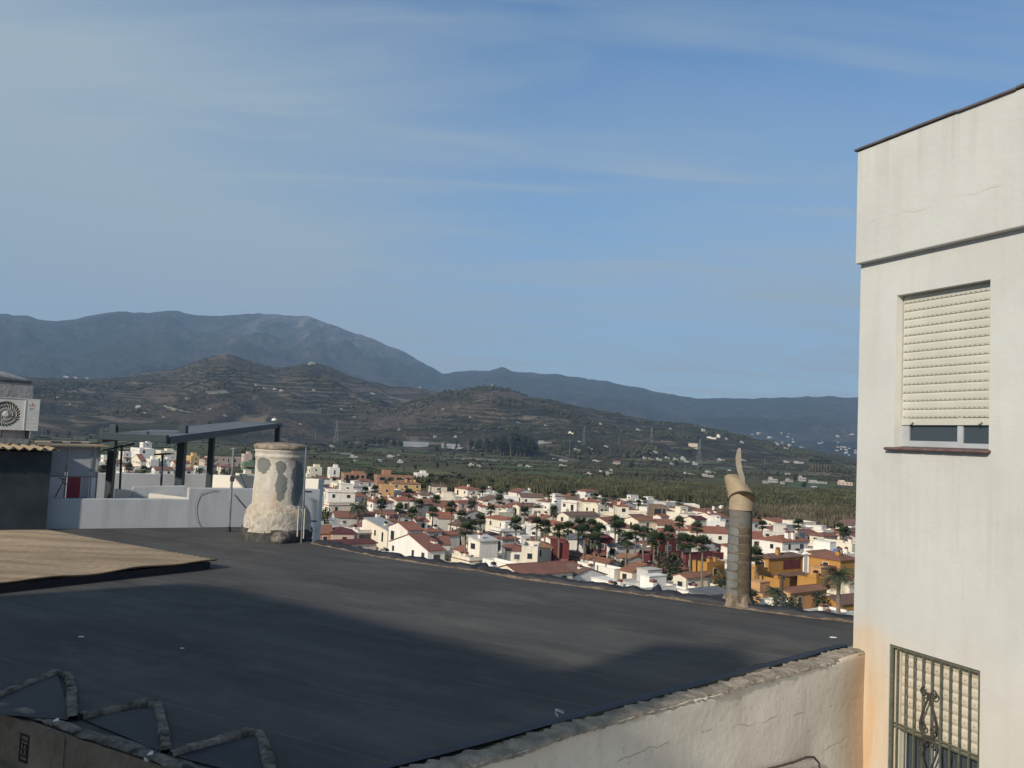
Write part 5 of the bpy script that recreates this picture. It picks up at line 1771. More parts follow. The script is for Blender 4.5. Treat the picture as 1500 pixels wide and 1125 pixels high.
    if H['win']:
        fl = [h - 1.75 - (.55 if roof == 'F' else 0)]
        if fl[0] > 3.6: fl.append(fl[0] - 2.9)
        nwin = 0
        for z in fl:
            if z < .6: continue
            for face, ln in ((0, Wd), (1, L)):
                n_ = max(1, int(ln / 3.4)) if ln > 2.8 else 0
                for i in range(n_):
                    if rnd.random() < .22 or nwin > 9: continue
                    ww = rnd.choice((.8, .9, 1.1, 1.5)); hh = rnd.choice((1.0, 1.1, 1.2)); c_ = ln * (i + .5) / n_ + rnd.uniform(-.4, .4); zz0 = z
                    if rnd.random() < .22: zz0 = z - .9; hh += .9
                    wb = MB(); pb = MB()
                    if face == 0:
                        wb.box(-.035, c_ - ww / 2 - .08, zz0 - .07, -.004, c_ + ww / 2 + .08, zz0 + hh + .08); pb.box(-.045, c_ - ww / 2, zz0, -.036, c_ + ww / 2, zz0 + hh)
                    else:
                        wb.box(c_ - ww / 2 - .08, -.035, zz0 - .07, c_ + ww / 2 + .08, -.004, zz0 + hh + .08); pb.box(c_ - ww / 2, -.045, zz0, c_ + ww / 2, -.036, zz0 + hh)
                    wo_ = wb.build('window', M['white2'] if H['wall'] in ('ochre', 'maroon', 'brick', 'orange', 'yellow') else wm, T)
                    pb.build('pane', gl if rnd.random() < .75 else M['glassblue'], wo_); nwin += 1
    for i in range(H['n_ch']):
        cx_, cy_ = L * rnd.uniform(.15, .85), Wd * rnd.uniform(.12, .5); hz_ = h + (rnd.uniform(.5, 1.1) if roof != 'F' else rnd.uniform(.3, .8)) + (min(L, Wd) * .12 if roof in 'GTH' else 0)
        c_ = MB(); s_ = rnd.uniform(.32, .45)
        c_.box(cx_ - s_, cy_ - s_, h - .8, cx_ + s_, cy_ + s_, hz_)
        co = c_.build('chimney', wm if H['wall'] not in ('brick',) else M['white'], T)
        d_ = MB(); d_.box(cx_ - s_ * .8, cy_ - s_ * .8, hz_, cx_ + s_ * .8, cy_ + s_ * .8, hz_ + .28, 0)
        d_.add([(cx_ - s_ * 1.15, cy_ - s_ * 1.15, hz_ + .28), (cx_ + s_ * 1.15, cy_ - s_ * 1.15, hz_ + .28), (cx_ + s_ * 1.15, cy_ + s_ * 1.15, hz_ + .28), (cx_ - s_ * 1.15, cy_ + s_ * 1.15, hz_ + .28), (cx_, cy_, hz_ + .55)], [(0, 1, 4), (1, 2, 4), (2, 3, 4), (3, 0, 4), (3, 2, 1, 0)], 0)
        d_.build('cowl', M['dullred'] if rnd.random() < .5 else M['dark'], co)
    H['T'] = T; H['top'] = h
    return T


Hs = house
# nearest row beyond the black roof, from the left
Hs(462, 466, 484, 781, 4.5, 'G', 'brick', 'orangeroof')
Hs(482, 486, 519, 781, 5, 'H', 'pinkish', 'maroonroof', 'pinkish house with a low maroon hip roof right of the round chimney', 0)
Hs(484, 490, 553, 798, 3.2, 'S', 'pinkish', 'maroonroof', 'long low building under a red maroon sheet roof at the roof edge', 0, False)
Hs(505, 524, 547, 777, 5, 'F', 'white', 'deckbrown', 'white house with a wide dark balcony opening behind the maroon roofs', 1)
Hs(533, 568, 592, 777, 5.4, 'S', 'cream', 'deckgrey', 'long cream house with grey sloping roof beside the red gable', 1)
Hs(569, 597, 620, 777, 6, 'G', 'white', 'red', 'white gabled house with red roof and shaded grey wall', 0)
Hs(594, 598, 660, 796, 3.2, 'G', 'pale', 'dullred')
Hs(540, 556, 570, 812, 3.2, 'F', 'white2', 'deck', None, 1)
Hs(568, 627, 652, 807, 4, 'G', 'white2', 'dullred', 'long bright white wall with a shallow gable just above the roof edge', 2)
Hs(645, 688, 706, 817, 3.5, 'F', 'cream', 'deckbrown', 'cream terrace house with a brown flat deck at the roof edge', 2)
Hs(686, 703, 730, 793, 6.6, 'S', 'white', 'deck', 'white tower-like house with small dark windows and a sloping parapet', 1)
Hs(706, 745, 752, 827, 3.4, 'F', 'white2', 'deck', None, 0)
Hs(722, 762, 842, 843, 4, 'G', 'cream', 'dullred', 'cream house with a broad ribbed red roof at the black roof edge', 0)
Hs(768, 788, 792, 801, 6.6, 'F', 'cream', 'deck', 'small cream tower with one tall dark window', 2)
Hs(771, 776, 808, 801, 5.2, 'H', 'cream', 'tanroof')
Hs(798, 893, 899, 826, 3.2, 'T', 'cream', 'orangeroof', 'long row of garages under one orange brown roof behind palms', 0, False)
Hs(844, 900, 906, 834, 3.6, 'F', 'white2', 'deck', None, 0, False)
Hs(842, 900, 940, 868, 3.2, 'F', 'white2', 'deck', 'wide flat white terrace roof with chimneys at the roof edge', 4, False)
Hs(912, 940, 992, 862, 3.4, 'F', 'white2', 'deck', 'flat white terrace house, middle one of three at the roof edge', 2, False)
Hs(968, 1012, 1030, 868, 3.0, 'F', 'white2', 'deck', 'low white terrace house beside the grey tiled shed', 2, False)
Hs(1020, 1030, 1072, 873, 3.2, 'S', 'greywall', 'greyroof', 'grey shed with dark tiled roof left of the pipe chimney', 0, False)
Hs(1112, 1146, 1152, 884, 3.2, 'F', 'white2', 'deck', None, 1, False)
Hs(1165, 1205, 1254, 903, 3.0, 'F', 'white2', 'deck', 'low white terrace roof in the corner against the tall house', 3, False)
Hs(1140, 1158, 1213, 869, 3.6, 'G', 'orange', 'orangeroof', 'orange house with wide tan roof behind the dark utility pole', 0)
Hs(1112, 1142, 1156, 849, 3.8, 'F', 'ochre', 'deckbrown', None, 1, False)
Hs(1168, 1196, 1202, 848, 4.0, 'F', 'ochre', 'deckbrown', None, 1, False)
Hs(1084, 1110, 1120, 833, 5.0, 'F', 'ochre', 'deckbrown', None, 2)
Hs(1108, 1126, 1178, 818, 6.2, 'H', 'ochre', 'brownroof', 'ochre house with brown tiled roof and maroon panels', 1)
Hs(1184, 1231, 1257, 821, 6.2, 'H', 'ochre', 'dullred', 'ochre house with long red eave and maroon panels beside the tall house', 1)
Hs(920, 926, 968, 838, 3.6, 'T', 'cream', 'orangeroof', None, 0)
Hs(998, 1005, 1046, 847, 3.4, 'G', 'cream', 'orangeroof', None, 0)
Hs(1012, 1036, 1062, 824, 5.2, 'F', 'ochre', 'deckbrown', None, 3)
Hs(902, 922, 940, 819, 4.4, 'T', 'pale', 'tanroof')
# maroon row
Hs(862, 867, 898, 787, 6.5, 'F', 'maroon', 'deckbrown', 'maroon house with white window surrounds behind the palm row', 0)
Hs(962, 969, 1004, 791, 6.5, 'F', 'maroon', 'deckbrown', None, 0)
Hs(998, 1005, 1062, 813, 4, 'F', 'maroon', 'deckbrown', 'long low maroon terrace left of the pipe chimney', 0)
Hs(935, 940, 975, 813, 4, 'F', 'maroon', 'deckbrown', None, 0)
Hs(828, 833, 857, 789, 6, 'H', 'white', 'greyroof', 'white house with grey hip roof and dark door behind palms', 0)
Hs(898, 904, 937, 801, 5, 'H', 'white', 'greyroof', None, 0)
Hs(738, 743, 770, 806, 4, 'H', 'white', 'dullred')
Hs(808, 812, 830, 795, 6, 'F', 'maroon', 'deckbrown')
# second and middle rows
Hs(486, 491, 584, 758, 4.5, 'G', 'pale', 'dullred', 'long pale house with one dull red eave behind the big date palm', 0)
Hs(540, 547, 576, 735, 6.5, 'H', 'white', 'red', 'white house with red hip roof above the date palm', 1)
Hs(576, 581, 612, 733, 6.5, 'H', 'white', 'red')
Hs(476, 481, 521, 718, 8, 'F', 'white', 'deckbrown', 'white apartment block with balconies right of the round chimney', 2)
Hs(476, 482, 530, 737, 5.6, 'F', 'cream', 'deckbrown')
Hs(555, 559, 578, 711, 8, 'F', 'orange', 'deckbrown', 'small orange top storey above a cream house', 1)
Hs(553, 578, 590, 718, 6, 'F', 'cream', 'deck')
Hs(570, 575, 617, 708, 6, 'H', 'yellow', 'tanroof', 'yellow house with a tan roof and white chimneys', 3)
Hs(612, 617, 628, 725, 6, 'H', 'white', 'brownroof')
Hs(613, 618, 678, 740, 5, 'G', 'white', 'dullred', 'long white house with one low dull red roof behind fan palms', 0)
Hs(664, 672, 701, 736, 6.5, 'H', 'pinkish', 'red')
Hs(700, 705, 731, 742, 6, 'H', 'white', 'red', None, 2)
Hs(666, 685, 701, 717, 6, 'H', 'cream', 'red', None, 1)
Hs(626, 631, 667, 728, 5, 'F', 'cream', 'deck')
Hs(711, 743, 760, 763, 6.5, 'H', 'cream', 'red', 'large cream house with a red hip roof between two palms', 0)
Hs(606, 611, 627, 763, 4.5, 'H', 'white', 'red')
Hs(636, 641, 665, 759, 4.5, 'G', 'pale', 'red')
Hs(648, 653, 669, 751, 5, 'G', 'white', 'red')
Hs(620, 626, 648, 779, 5, 'H', 'white', 'red', None, 1)
Hs(642, 648, 674, 784, 4, 'G', 'pale', 'red')
Hs(616, 622, 650, 786, 3.5, 'F', 'white2', 'deck', None, 1)
Hs(694, 700, 731, 784, 4, 'H', 'white', 'brownroof', None, 1)
Hs(730, 736, 760, 790, 4, 'H', 'pale', 'dullred', None, 1)
Hs(751, 761, 780, 742, 6, 'G', 'cream', 'dullred', 'cream gabled house with shaded grey side and brown red roof')
Hs(758, 763, 797, 728, 5, 'G', 'white', 'brownroof')
Hs(738, 742, 760, 727, 5, 'F', 'white2', 'deck')
Hs(778, 783, 806, 747, 4.5, 'F', 'cream', 'deck')
Hs(822, 845, 856, 735, 6, 'F', 'white', 'deckbrown', 'white block with two dark windows on its sunlit face', 0)
Hs(855, 876, 886, 740, 6.5, 'F', 'cream', 'deck', 'cream house with a balcony behind the long cream house', 1)
Hs(848, 853, 879, 734, 7.5, 'H', 'cream', 'red', None, 1)
Hs(846, 858, 876, 720, 7, 'H', 'white', 'dullred', 'lone white house with a red roof at the back by the canes')
Hs(812, 817, 848, 732, 4, 'G', 'white', 'brownroof')
Hs(816, 833, 880, 756, 5, 'G', 'cream', 'brownroof', 'long cream house with small windows and a shallow gable')
Hs(764, 842, 860, 774, 5.5, 'T', 'cream', 'red', 'long cream row house with one red roof behind the palm row', 0)
Hs(846, 868, 881, 773, 5, 'T', 'pale', 'red')
Hs(766, 771, 792, 771, 5, 'F', 'white', 'deck')
Hs(758, 764, 790, 786, 4, 'F', 'white2', 'deck')
Hs(900, 905, 921, 741, 8, 'H', 'cream', 'red', 'narrow cream tower house with two white chimneys', 2)
Hs(915, 935, 960, 763, 6, 'G', 'cream', 'orangeroof', 'cream gabled house with orange red roof in the middle rows')
Hs(952, 957, 977, 740, 7, 'F', 'brownstone', 'brownroof', 'brown open pavilion house by the cane field')
Hs(957, 968, 980, 757, 6, 'G', 'white', 'red')
Hs(958, 963, 989, 769, 5, 'G', 'white', 'orangeroof')
Hs(964, 969, 991, 784, 5, 'G', 'pale', 'red')
Hs(906, 911, 931, 773, 5, 'H', 'cream', 'dullred')
Hs(900, 906, 940, 783, 4.5, 'F', 'white', 'deck')
Hs(1002, 1018, 1035, 761, 6.5, 'G', 'cream', 'maroonroof', 'cream gabled house with dark red roof left of the pipe chimney')
Hs(1006, 1011, 1067, 779, 4.5, 'G', 'white', 'red', 'long white house with one red roof just left of the pipe chimney')
Hs(1004, 1009, 1025, 739, 5, 'F', 'white', 'deck')
Hs(922, 927, 945, 750, 4, 'F', 'cream', 'deck')
Hs(1032, 1037, 1062, 763, 5, 'F', 'white2', 'deck', None, 1)
Hs(880, 885, 906, 752, 5, 'F', 'cream', 'deckbrown', None, 1)
Hs(985, 990, 1010, 776, 4.5, 'H', 'white', 'red')
# right of the pipe chimney
Hs(1093, 1099, 1117, 764, 6, 'H', 'white2', 'red')
Hs(1116, 1121, 1138, 771, 5, 'F', 'white', 'deck')
Hs(1092, 1097, 1120, 788, 5, 'G', 'white', 'red')
Hs(1112, 1146, 1185, 794, 6.5, 'H', 'white2', 'red', 'white house with a big red hip roof and two tall chimneys', 2)
Hs(1186, 1207, 1227, 786, 5, 'H', 'cream', 'dullred', None, 0)
Hs(1192, 1248, 1262, 797, 5.6, 'F', 'cream', 'deck', 'long cream wall of a flat roofed house beside the tall house', 2, False)
hb = Hs(1176, 1236, 1258, 812, 5.4, 'F', 'white2', 'deck', 'white flat terrace carrying the blue water tank', 3, False)
Hs(1145, 1178, 1188, 812, 5, 'F', 'white2', 'deck', None, 1, False)
# behind: unfinished brick and the far rows
Hs(500, 504, 537, 693, 6, 'F', 'brick', 'deckbrown', 'unfinished brick building behind the white apartment block')
Hs(548, 553, 606, 696, 6, 'F', 'brick', 'deckbrown', 'long unfinished brick building with open floors')
Hs(559, 562, 573, 689, 8.5, 'F', 'brick', 'deckbrown', 'brick stair tower of the unfinished building', 0, True)
Hs(606, 611, 628, 693, 6.5, 'F', 'white', 'deck')
Hs(480, 484, 498, 685, 9, 'F', 'white', 'deck', 'white tower block end behind the round chimney')
Hs(456, 461, 483, 701, 5, 'H', 'white', 'brownroof')
Hs(520, 525, 548, 705, 5, 'H', 'pale', 'dullred')
Hs(628, 633, 655, 712, 5, 'H', 'cream', 'brownroof')
Hs(702, 708, 728, 724, 5, 'F', 'white', 'deck')
Hs(450, 455, 472, 684, 6, 'F', 'cream', 'deck')
# low houses and walled terraces that fill the gaps between the rows
r9 = random.Random(23)
for k_ in range(5200):
    u = r9.uniform(455, 1262); d = math.exp(r9.uniform(math.log(127), math.log(375)))
    if u > 1075 and d > 280: continue
    r_ = ray(u, 700); x = r_.x / r_.y * d
    if d > 360 - max(0, (u - 900)) * .28: continue
    a = A0 + r9.choice((0, 0, 0, -.06, .06)); L, Wd = r9.uniform(5, 10), r9.uniform(4.5, 7.5)
    if k_ > 2200: L, Wd = r9.uniform(3.2, 5.5), r9.uniform(3, 4.5)
    rp = rect_pts(Vector((x, d)), a, L, Wd, -.05)
    if any(overlap(rp, q_) for q_ in RECTS): continue
    och = u > 1070 and d < 170
    h = r9.choice((2.6, 2.9, 3.1, 3.4, 4.2, 5.2)) if d > 170 else r9.choice((2.3, 2.6, 2.9))
    rf = r9.choice('FFGHTSF') if k_ < 2200 else r9.choice('FFFGS')
    wl = r9.choice(('ochre', 'orange', 'ochre', 'cream')) if och else r9.choice(('white', 'white', 'white2', 'cream', 'white', 'pale', 'cream'))
    rc_ = ('deckbrown' if och or r9.random() < .3 else 'deck') if rf == 'F' else (r9.choice(('tanroof', 'orangeroof', 'brownroof')) if och else r9.choice(('red', 'red', 'dullred', 'dullred', 'orangeroof', 'brownroof')))
    RECTS.append(rect_pts(Vector((x, d)), a, L, Wd, 0))
    HOUSES.append(dict(u=u, p=Vector((x, d, 0)), a=a, L=L, W=Wd, h=h, roof=rf, wall=wl, rc=rc_, label=None, n_ch=r9.choice((0, 1, 1, 2)), win=True, name='house'))
    if len(HOUSES) > 290: break
# white hamlet seen through the pergola
LEFT0 = len(HOUSES)
for t in ((148, 152, 164, 667, 6, 'F', 'white2', 'deck'), (174, 181, 193, 662, 7, 'F', 'white', 'deck'), (187, 205, 227, 657, 8, 'F', 'white2', 'deck'), (205, 210, 223, 648, 11, 'F', 'white2', 'deck'),
          (228, 236, 259, 660, 8, 'F', 'cream', 'deck'), (192, 206, 214, 675, 5, 'G', 'cream', 'dullred'), (250, 255, 279, 678, 5, 'G', 'cream', 'red'), (222, 227, 255, 688, 4, 'G', 'white', 'dullred'),
          (273, 280, 293, 668, 7, 'F', 'yellow', 'deck'), (292, 300, 319, 673, 6, 'H', 'pinkish', 'brownroof'), (300, 307, 357, 669, 6, 'F', 'pinkish', 'deckbrown'), (354, 358, 370, 665, 9, 'F', 'pinkish', 'deck'),
          (354, 358, 373, 677, 5, 'F', 'green_paint', 'deckgrey'), (214, 221, 233, 673, 5, 'F', 'white', 'deck'), (345, 352, 373, 694, 4, 'F', 'cream', 'deck'), (160, 166, 180, 678, 5, 'G', 'white', 'dullred'),
          (178, 184, 198, 684, 4.5, 'H', 'white', 'red'), (232, 238, 256, 672, 5.5, 'F', 'white2', 'deckbrown'), (262, 268, 284, 688, 4.5, 'H', 'white', 'red'), (284, 290, 310, 683, 5, 'F', 'white', 'deck'), (318, 324, 344, 684, 5, 'H', 'cream', 'dullred')):
    house(*t)
    HOUSES[-1]['hamlet'] = True

rnd = random.Random(5)
# labels: look + row + place in the row
def row_of(H):
    if H.get('hamlet'): return 'hamlet through the pergola'
    y = H['p'].y
    for lim, n_ in ((145, 'nearest row past black roof'), (180, 'second row past black roof'), (222, 'third row past black roof'), (280, 'fourth row past black roof')):
        if y < lim: return n_
    return 'backmost rows by the fields'


rows = {}
for H in HOUSES:
    if not H['label']: rows.setdefault((row_of(H), WCOL[H['wall']], RCOL[H['rc']]), []).append(H)
for (rw, wc, rc_), hs_ in rows.items():
    hs_.sort(key=lambda H: H['u'])
    for i, H in enumerate(hs_):
        H['label'] = f"{wc} house with {rc_} roof, {rw}" + ('' if len(hs_) == 1 else f', {ORD[i]} from left')
for H in HOUSES:
    build_house(H, rnd)

# maroon panels on the ochre houses
for H in HOUSES:
    if H['label'].startswith('ochre house with brown'):
        MB().box(H['L'] * .42, -.06, H['h'] - 2.3, H['L'] * .92, -.004, H['h'] - .6).build('maroon_panel', M['maroon'], H['T'])
    if H['label'].startswith('ochre house with long'):
        MB().box(-.06, H['W'] * .10, H['h'] - 3.2, -.004, H['W'] * .62, H['h'] - 1.2).build('maroon_panel', M['maroon'], H['T'])
    if H['label'].startswith('white house with a wide dark'):
        MB().box(H['L'] * .12, -.05, H['h'] - 2.6, H['L'] * .85, -.004, H['h'] - .9).build('balcony_opening', M['glass'], H['T'])
    if H['label'].startswith(('long unfinished brick', 'unfinished brick')):
        for i in range(4):
            MB().box(H['L'] * (.08 + .23 * i), -.05, H['h'] - 2.4, H['L'] * (.22 + .23 * i), -.004, H['h'] - .9).build('open_bay', M['glass'], H['T'])
    if H['label'].startswith('white apartment block'):
        for z_ in (2.0, 4.7):
            MB().box(.3, -.9, z_ - .95, H['L'] - .3, -.001, z_ - .80).box(.3, -.9, z_ - .80, H['L'] - .3, -.80, z_ + .1).build('balcony', M['white'], H['T'])
    if H['label'].startswith('long row of garages'):
        for i in range(6):
            MB().box(-.05, H['W'] * (.05 + .16 * i), .1, -.004, H['W'] * (.05 + .16 * i) + 2.6, 2.5).build('garage_door', M['brownstone'] if i % 2 else M['glassblue'], H['T'])
    if H['label'].startswith('brown open pavilion'):
        for i in range(3):
            MB().box(H['L'] * (.1 + .3 * i), -.05, H['h'] - 3.2, H['L'] * (.28 + .3 * i), -.004, H['h'] - 1.1).build('open_bay', M['glass'], H['T'])

# blue water tank on its terrace
tk = at_d(1225, 812, hb['p'].y + 2.0); tk.z = hb['h'] - .5
T = thing('water_tank', tk, 0, 'bright blue water tank standing on a white flat roof', 'water tank')
MB().lathe([(.05, 0), (.62, 0), (.68, .1), (.68, .62), (.70, .66), (.68, .70), (.68, 1.15), (.6, 1.28), (.25, 1.36), (.25, 1.44), (.05, 1.45)], 24).build('tank', M['tank'], T)
MB().box(.72, -.5, 0, 1.2, .5, 1.0).build('pump_box', M['dark'], T)

# long boundary wall behind the terraces
def free_wall(pts, h, mat, label, th=.22):
    P_ = [at_z(u, v, h) for u, v in pts]; mb = MB()
    for a, b in zip(P_, P_[1:]):
        a, b = Vector((a.x, a.y, 0)), Vector((b.x, b.y, 0)); d = (b - a).normalized(); n_ = Vector((-d.y, d.x, 0)) * th
        mb.hexa([a, b, b + n_, a + n_], [a + Vector((0, 0, h)), b + Vector((0, 0, h)), b + n_ + Vector((0, 0, h)), a + n_ + Vector((0, 0, h))])
    return tag(mb.build('boundary_wall', mat), label, 'wall')


free_wall([(942, 838), (975, 843), (1062, 858)], 2.2, M['cream'], 'long cream boundary wall left of the pipe chimney')
free_wall([(1114, 866), (1150, 878)], 2.2, M['white2'], 'short white garden wall behind the utility pole')
free_wall([(640, 771), (700, 779)], 1.8, M['white'], 'low white garden wall among the fan palms')
free_wall([(800, 757), (815, 761), (842, 764)], 2.2, M['white'], 'low white courtyard wall in front of the long cream house')

# ------------------------------------------------------------------ palms and trees
def fan_crown(nf, rad, seed, droop=.5):
    r_ = random.Random(seed); mb = MB()
    for i in range(nf):
        az = r_.uniform(0, 6.283); el = r_.uniform(-.6, 1.45)
        pl_ = rad * r_.uniform(.26, .50); bl_ = rad * r_.uniform(.42, .58)
        d = Vector((math.cos(az) * math.cos(el), math.sin(az) * math.cos(el), math.sin(el)))
        base = d * .12; tip = d * pl_ - Vector((0, 0, droop * .03 * rad))
        s_ = Vector((-math.sin(az), math.cos(az), 0)); up = d.cross(s_)
        mb.add([base - s_ * .025, base + s_ * .025, tip + s_ * .02, tip - s_ * .02], [(0, 1, 2, 3)], 0)
        nl = 9
        for k in range(nl):
            a = (k / (nl - 1) - .5) * 2.7
            dd = (d * math.cos(a) + s_ * math.sin(a)).normalized() - Vector((0, 0, .06 + .16 * droop * r_.random()))
            e = tip + dd * bl_ * (1 - .22 * abs(a) / 1.35) * r_.uniform(.85, 1.1) + up * r_.uniform(-.06, .06)
            w_ = (s_ * math.cos(a) - d * math.sin(a)) * bl_ * .10
            m_ = tip + (e - tip) * .55
            mb.add([tip, m_ + w_, e, m_ - w_], [(0, 1, 2, 3)], 0)
    return mb


def date_crown(nf, rad, seed):
    r_ = random.Random(seed); mb = MB()
    for i in range(nf):
        az = r_.uniform(0, 6.283); el0 = r_.uniform(.1, 1.35); ln = rad * r_.uniform(.85, 1.1)
        P_ = []; p = Vector((0, 0, 0)); el = el0
        for k in range(9):
            P_.append(p.copy()); p = p + Vector((math.cos(az) * math.cos(el), math.sin(az) * math.cos(el), math.sin(el))) * ln / 8; el -= .21
        s_ = Vector((-math.sin(az), math.cos(az), 0))
        for k in range(1, 9):
            for f_ in (0, .5):
                q_ = P_[k - 1].lerp(P_[k], f_) if k < 9 else P_[k]; t_ = (P_[k] - P_[k - 1]).normalized(); w_ = rad * .23 * math.sin(math.pi * (k + f_) / 9.8) + .04
                for sg in (-1, 1):
                    e = q_ + s_ * sg * w_ + t_ * w_ * .6 - Vector((0, 0, w_ * .28))
                    mb.add([q_, q_ + t_ * rad * .035, e], [(0, 1, 2)], 0)
            mb.add([P_[k - 1] - Vector((0, 0, .03)), P_[k] - Vector((0, 0, .03)), P_[k] + Vector((0, 0, .03)), P_[k - 1] + Vector((0, 0, .03))], [(0, 1, 2, 3)], 0)
    return mb


def dead_skirt(rad, seed):
    r_ = random.Random(seed); mb = MB()
    for i in range(26):
        az = r_.uniform(0, 6.283); l_ = rad * r_.uniform(.35, .75); o_ = r_.uniform(.22, .5)
        d = Vector((math.cos(az), math.sin(az), 0)); s_ = Vector((-d.y, d.x, 0))
        a = d * .12 - Vector((0, 0, r_.uniform(0, .3))); b = d * o_ * rad * .6 - Vector((0, 0, l_))
        w_ = r_.uniform(.05, .13)
        mb.add([a, a.lerp(b, .5) + s_ * w_ + d * .1, b, a.lerp(b, .5) - s_ * w_ + d * .1], [(0, 1, 2, 3)], 0)
    return mb


def tmp_mesh(mb, mat, name):
    o = mb.build(name, mat); me = o.data; bpy.data.objects.remove(o); return me


FANS = [tmp_mesh(fan_crown(46 + 5 * (i % 3), 2.2, 40 + i, .5 + .15 * i), M['frond'], 'palm_crown') for i in range(5)]
SK = [tmp_mesh(dead_skirt(1.7, 60 + i), M['dead'], 'palm_skirt') for i in range(3)]
DATES = [tmp_mesh(date_crown(62, 3.1, 80 + i), M['frond2'], 'date_crown') for i in range(3)]
def trunk_mesh(seed):
    r_ = random.Random(seed); bx, by = r_.uniform(-.35, .35), r_.uniform(-.35, .35); N_ = 10
    mb = MB().tube([(bx * math.sin(i / N_ * 2.2), by * math.sin(i / N_ * 2.2), i / N_) for i in range(N_ + 1)], [.27 - .10 * min(1, i / 3) + .02 * (i % 2) for i in range(N_ + 1)], 8)
    k = math.sin(2.2)
    return tmp_mesh(mb, M['trunk'], 'palm_trunk'), (bx * k, by * k)
TRK = [trunk_mesh(i) for i in range(5)]

PALMS = []
def blocked(x, y):
    p = Vector((x, y)); return any(inside(p, q_) for q_ in RECTS)


def palm(u, v, hc=8.5, kind='fan', sc=1.0, place=''):
    cand = [hc * k for k in (1, .95, 1.05, .9, 1.1, .85, 1.17, .8, 1.25, .75, 1.33)]
    for h in cand:
        p = at_z(u, v, h)
        if not blocked(p.x, p.y): break
    else:
        h = hc; p = at_z(u, v, h)
    PALMS.append((u, p, h, kind, sc, place))


for u, v in ((542, 697), (534, 718), (548, 716), (600, 722), (628, 706), (631, 698), (647, 700), (672, 697), (688, 704), (708, 716), (720, 706)):
    palm(u, v, 9, place='at the back left of the village')
for u, v in ((584, 744), (605, 750), (633, 749), (677, 754), (692, 738), (702, 760), (684, 774), (732, 732), (742, 714), (690, 768)):
    palm(u, v, 8, place='in the left middle rows')
for u, v in ((754, 766), (800, 770), (818, 776), (858, 778), (880, 775), (900, 764), (908, 772), (919, 788), (957, 788), (966, 790), (999, 792), (1031, 796)):
    palm(u, v, 9, sc=1.08, place='in the tall row before the maroon houses')
for u, v in ((834, 772), (846, 767), (868, 768), (930, 776), (945, 779), (980, 778), (1014, 793), (1020, 771), (788, 766), (870, 790)):
    palm(u, v, 9, sc=1.0, place='in the tall row before the maroon houses')
for u, v in ((640, 731), (660, 742), (720, 746), (770, 749), (560, 738), (615, 737)):
    palm(u, v, 8, place='in the left middle rows')
for u, v in ((812, 746), (804, 724), (824, 718), (840, 722), (886, 728), (900, 728), (914, 724), (936, 736), (944, 732), (994, 735), (733, 722), (872, 726)):
    palm(u, v, 6.5, sc=.95, place='at the back edge by the cane field')
for u, v in ((997, 764), (1118, 768), (1170, 766), (1106, 812), (1230, 772), (1238, 778)):
    palm(u, v, 8, sc=1.0, place='around the pipe chimney on the right')
palm(522, 745, 7, 'date', 1.0, 'great feathery date palm behind the red roofs on the left')
palm(1232, 845, 8.5, 'date', .95, 'great feathery date palm against the tall house')
palm(1100, 873, 4.0, 'fan', .95, 'bushy low fan palm just right of the pipe chimney')
palm(1133, 866, 5.5, 'date', .62, 'small upright date palm left of the utility pole')
for u, v in ((152, 687), (188, 684), (212, 687), (294, 689), (327, 691), (340, 688)):
    palm(u, v, 6, 'date' if u > 250 else 'fan', .9 if u > 250 else 1.3, 'seen through the pergola')
byp = {}
for q_ in PALMS: byp.setdefault((q_[5], q_[3]), []).append(q_)
i_p = 0
for (pl_, kd), lst in byp.items():
    lst.sort(key=lambda q_: q_[0])
    for i, (u, p, h, kind, sc, _) in enumerate(lst):
        if len(lst) == 1 and len(pl_.split()) > 5: lab = pl_
        else: lab = f"{'fan' if kd == 'fan' else 'date'} palm {pl_}, {ORD[i]} of {len(lst)} from left"
        T = thing('palm_tree', (p.x, p.y, 0), 0, lab, 'palm tree', 'palms of the village')
        tm, (ox, oy) = TRK[i_p % 5]; hh = h - .3
        link_mesh('trunk', tm, T, None, 0, (1.0 if kind == 'fan' else 1.7, 1.0 if kind == 'fan' else 1.7, hh))
        k_ = 1.0 if kind == 'fan' else 1.7
        cm = FANS[i_p % 5] if kind == 'fan' else DATES[i_p % 3]
        s_ = sc * random.uniform(.92, 1.1)
        link_mesh('crown', cm, T, (ox * k_, oy * k_, hh), random.uniform(0, 6), (s_, s_, s_ * random.uniform(.92, 1.1)))
        if kind == 'fan': link_mesh('dead_fronds', SK[i_p % 3], T, (ox, oy, hh), random.uniform(0, 6), s_)
        i_p += 1


def leaf_crown(seed, n, rx, rz, ls, lobes=7, squash=1.0):
    """leaf clumps on a few overlapping boughs, with gaps between"""
    r_ = random.Random(seed); mb = MB(); C_ = []
    for i in range(lobes):
        a = r_.uniform(0, 6.283); rr = r_.uniform(.1, .68); C_.append((Vector((math.cos(a) * rr * rx, math.sin(a) * rr * rx, r_.uniform(-.55, .62) * rz)), r_.uniform(.30, .52)))
    for i in range(n):
        c_, k = r_.choice(C_); d = Vector((r_.gauss(0, 1), r_.gauss(0, 1), r_.gauss(0, 1))).normalized() * (r_.random() ** .45)
        p = c_ + Vector((d.x * rx * k, d.y * rx * k, d.z * rz * k))
        n1 = Vector((r_.gauss(0, 1), r_.gauss(0, 1), r_.gauss(.4, 1))).normalized(); t1_ = n1.orthogonal().normalized(); t2_ = n1.cross(t1_); s_ = ls * r_.uniform(.5, 1.3)
        mb.add([p + t1_ * s_, p + t2_ * s_ * .7, p - t1_ * s_ * .9, p - t2_ * s_ * .6], [(0, 1, 2, 3)])
    return mb


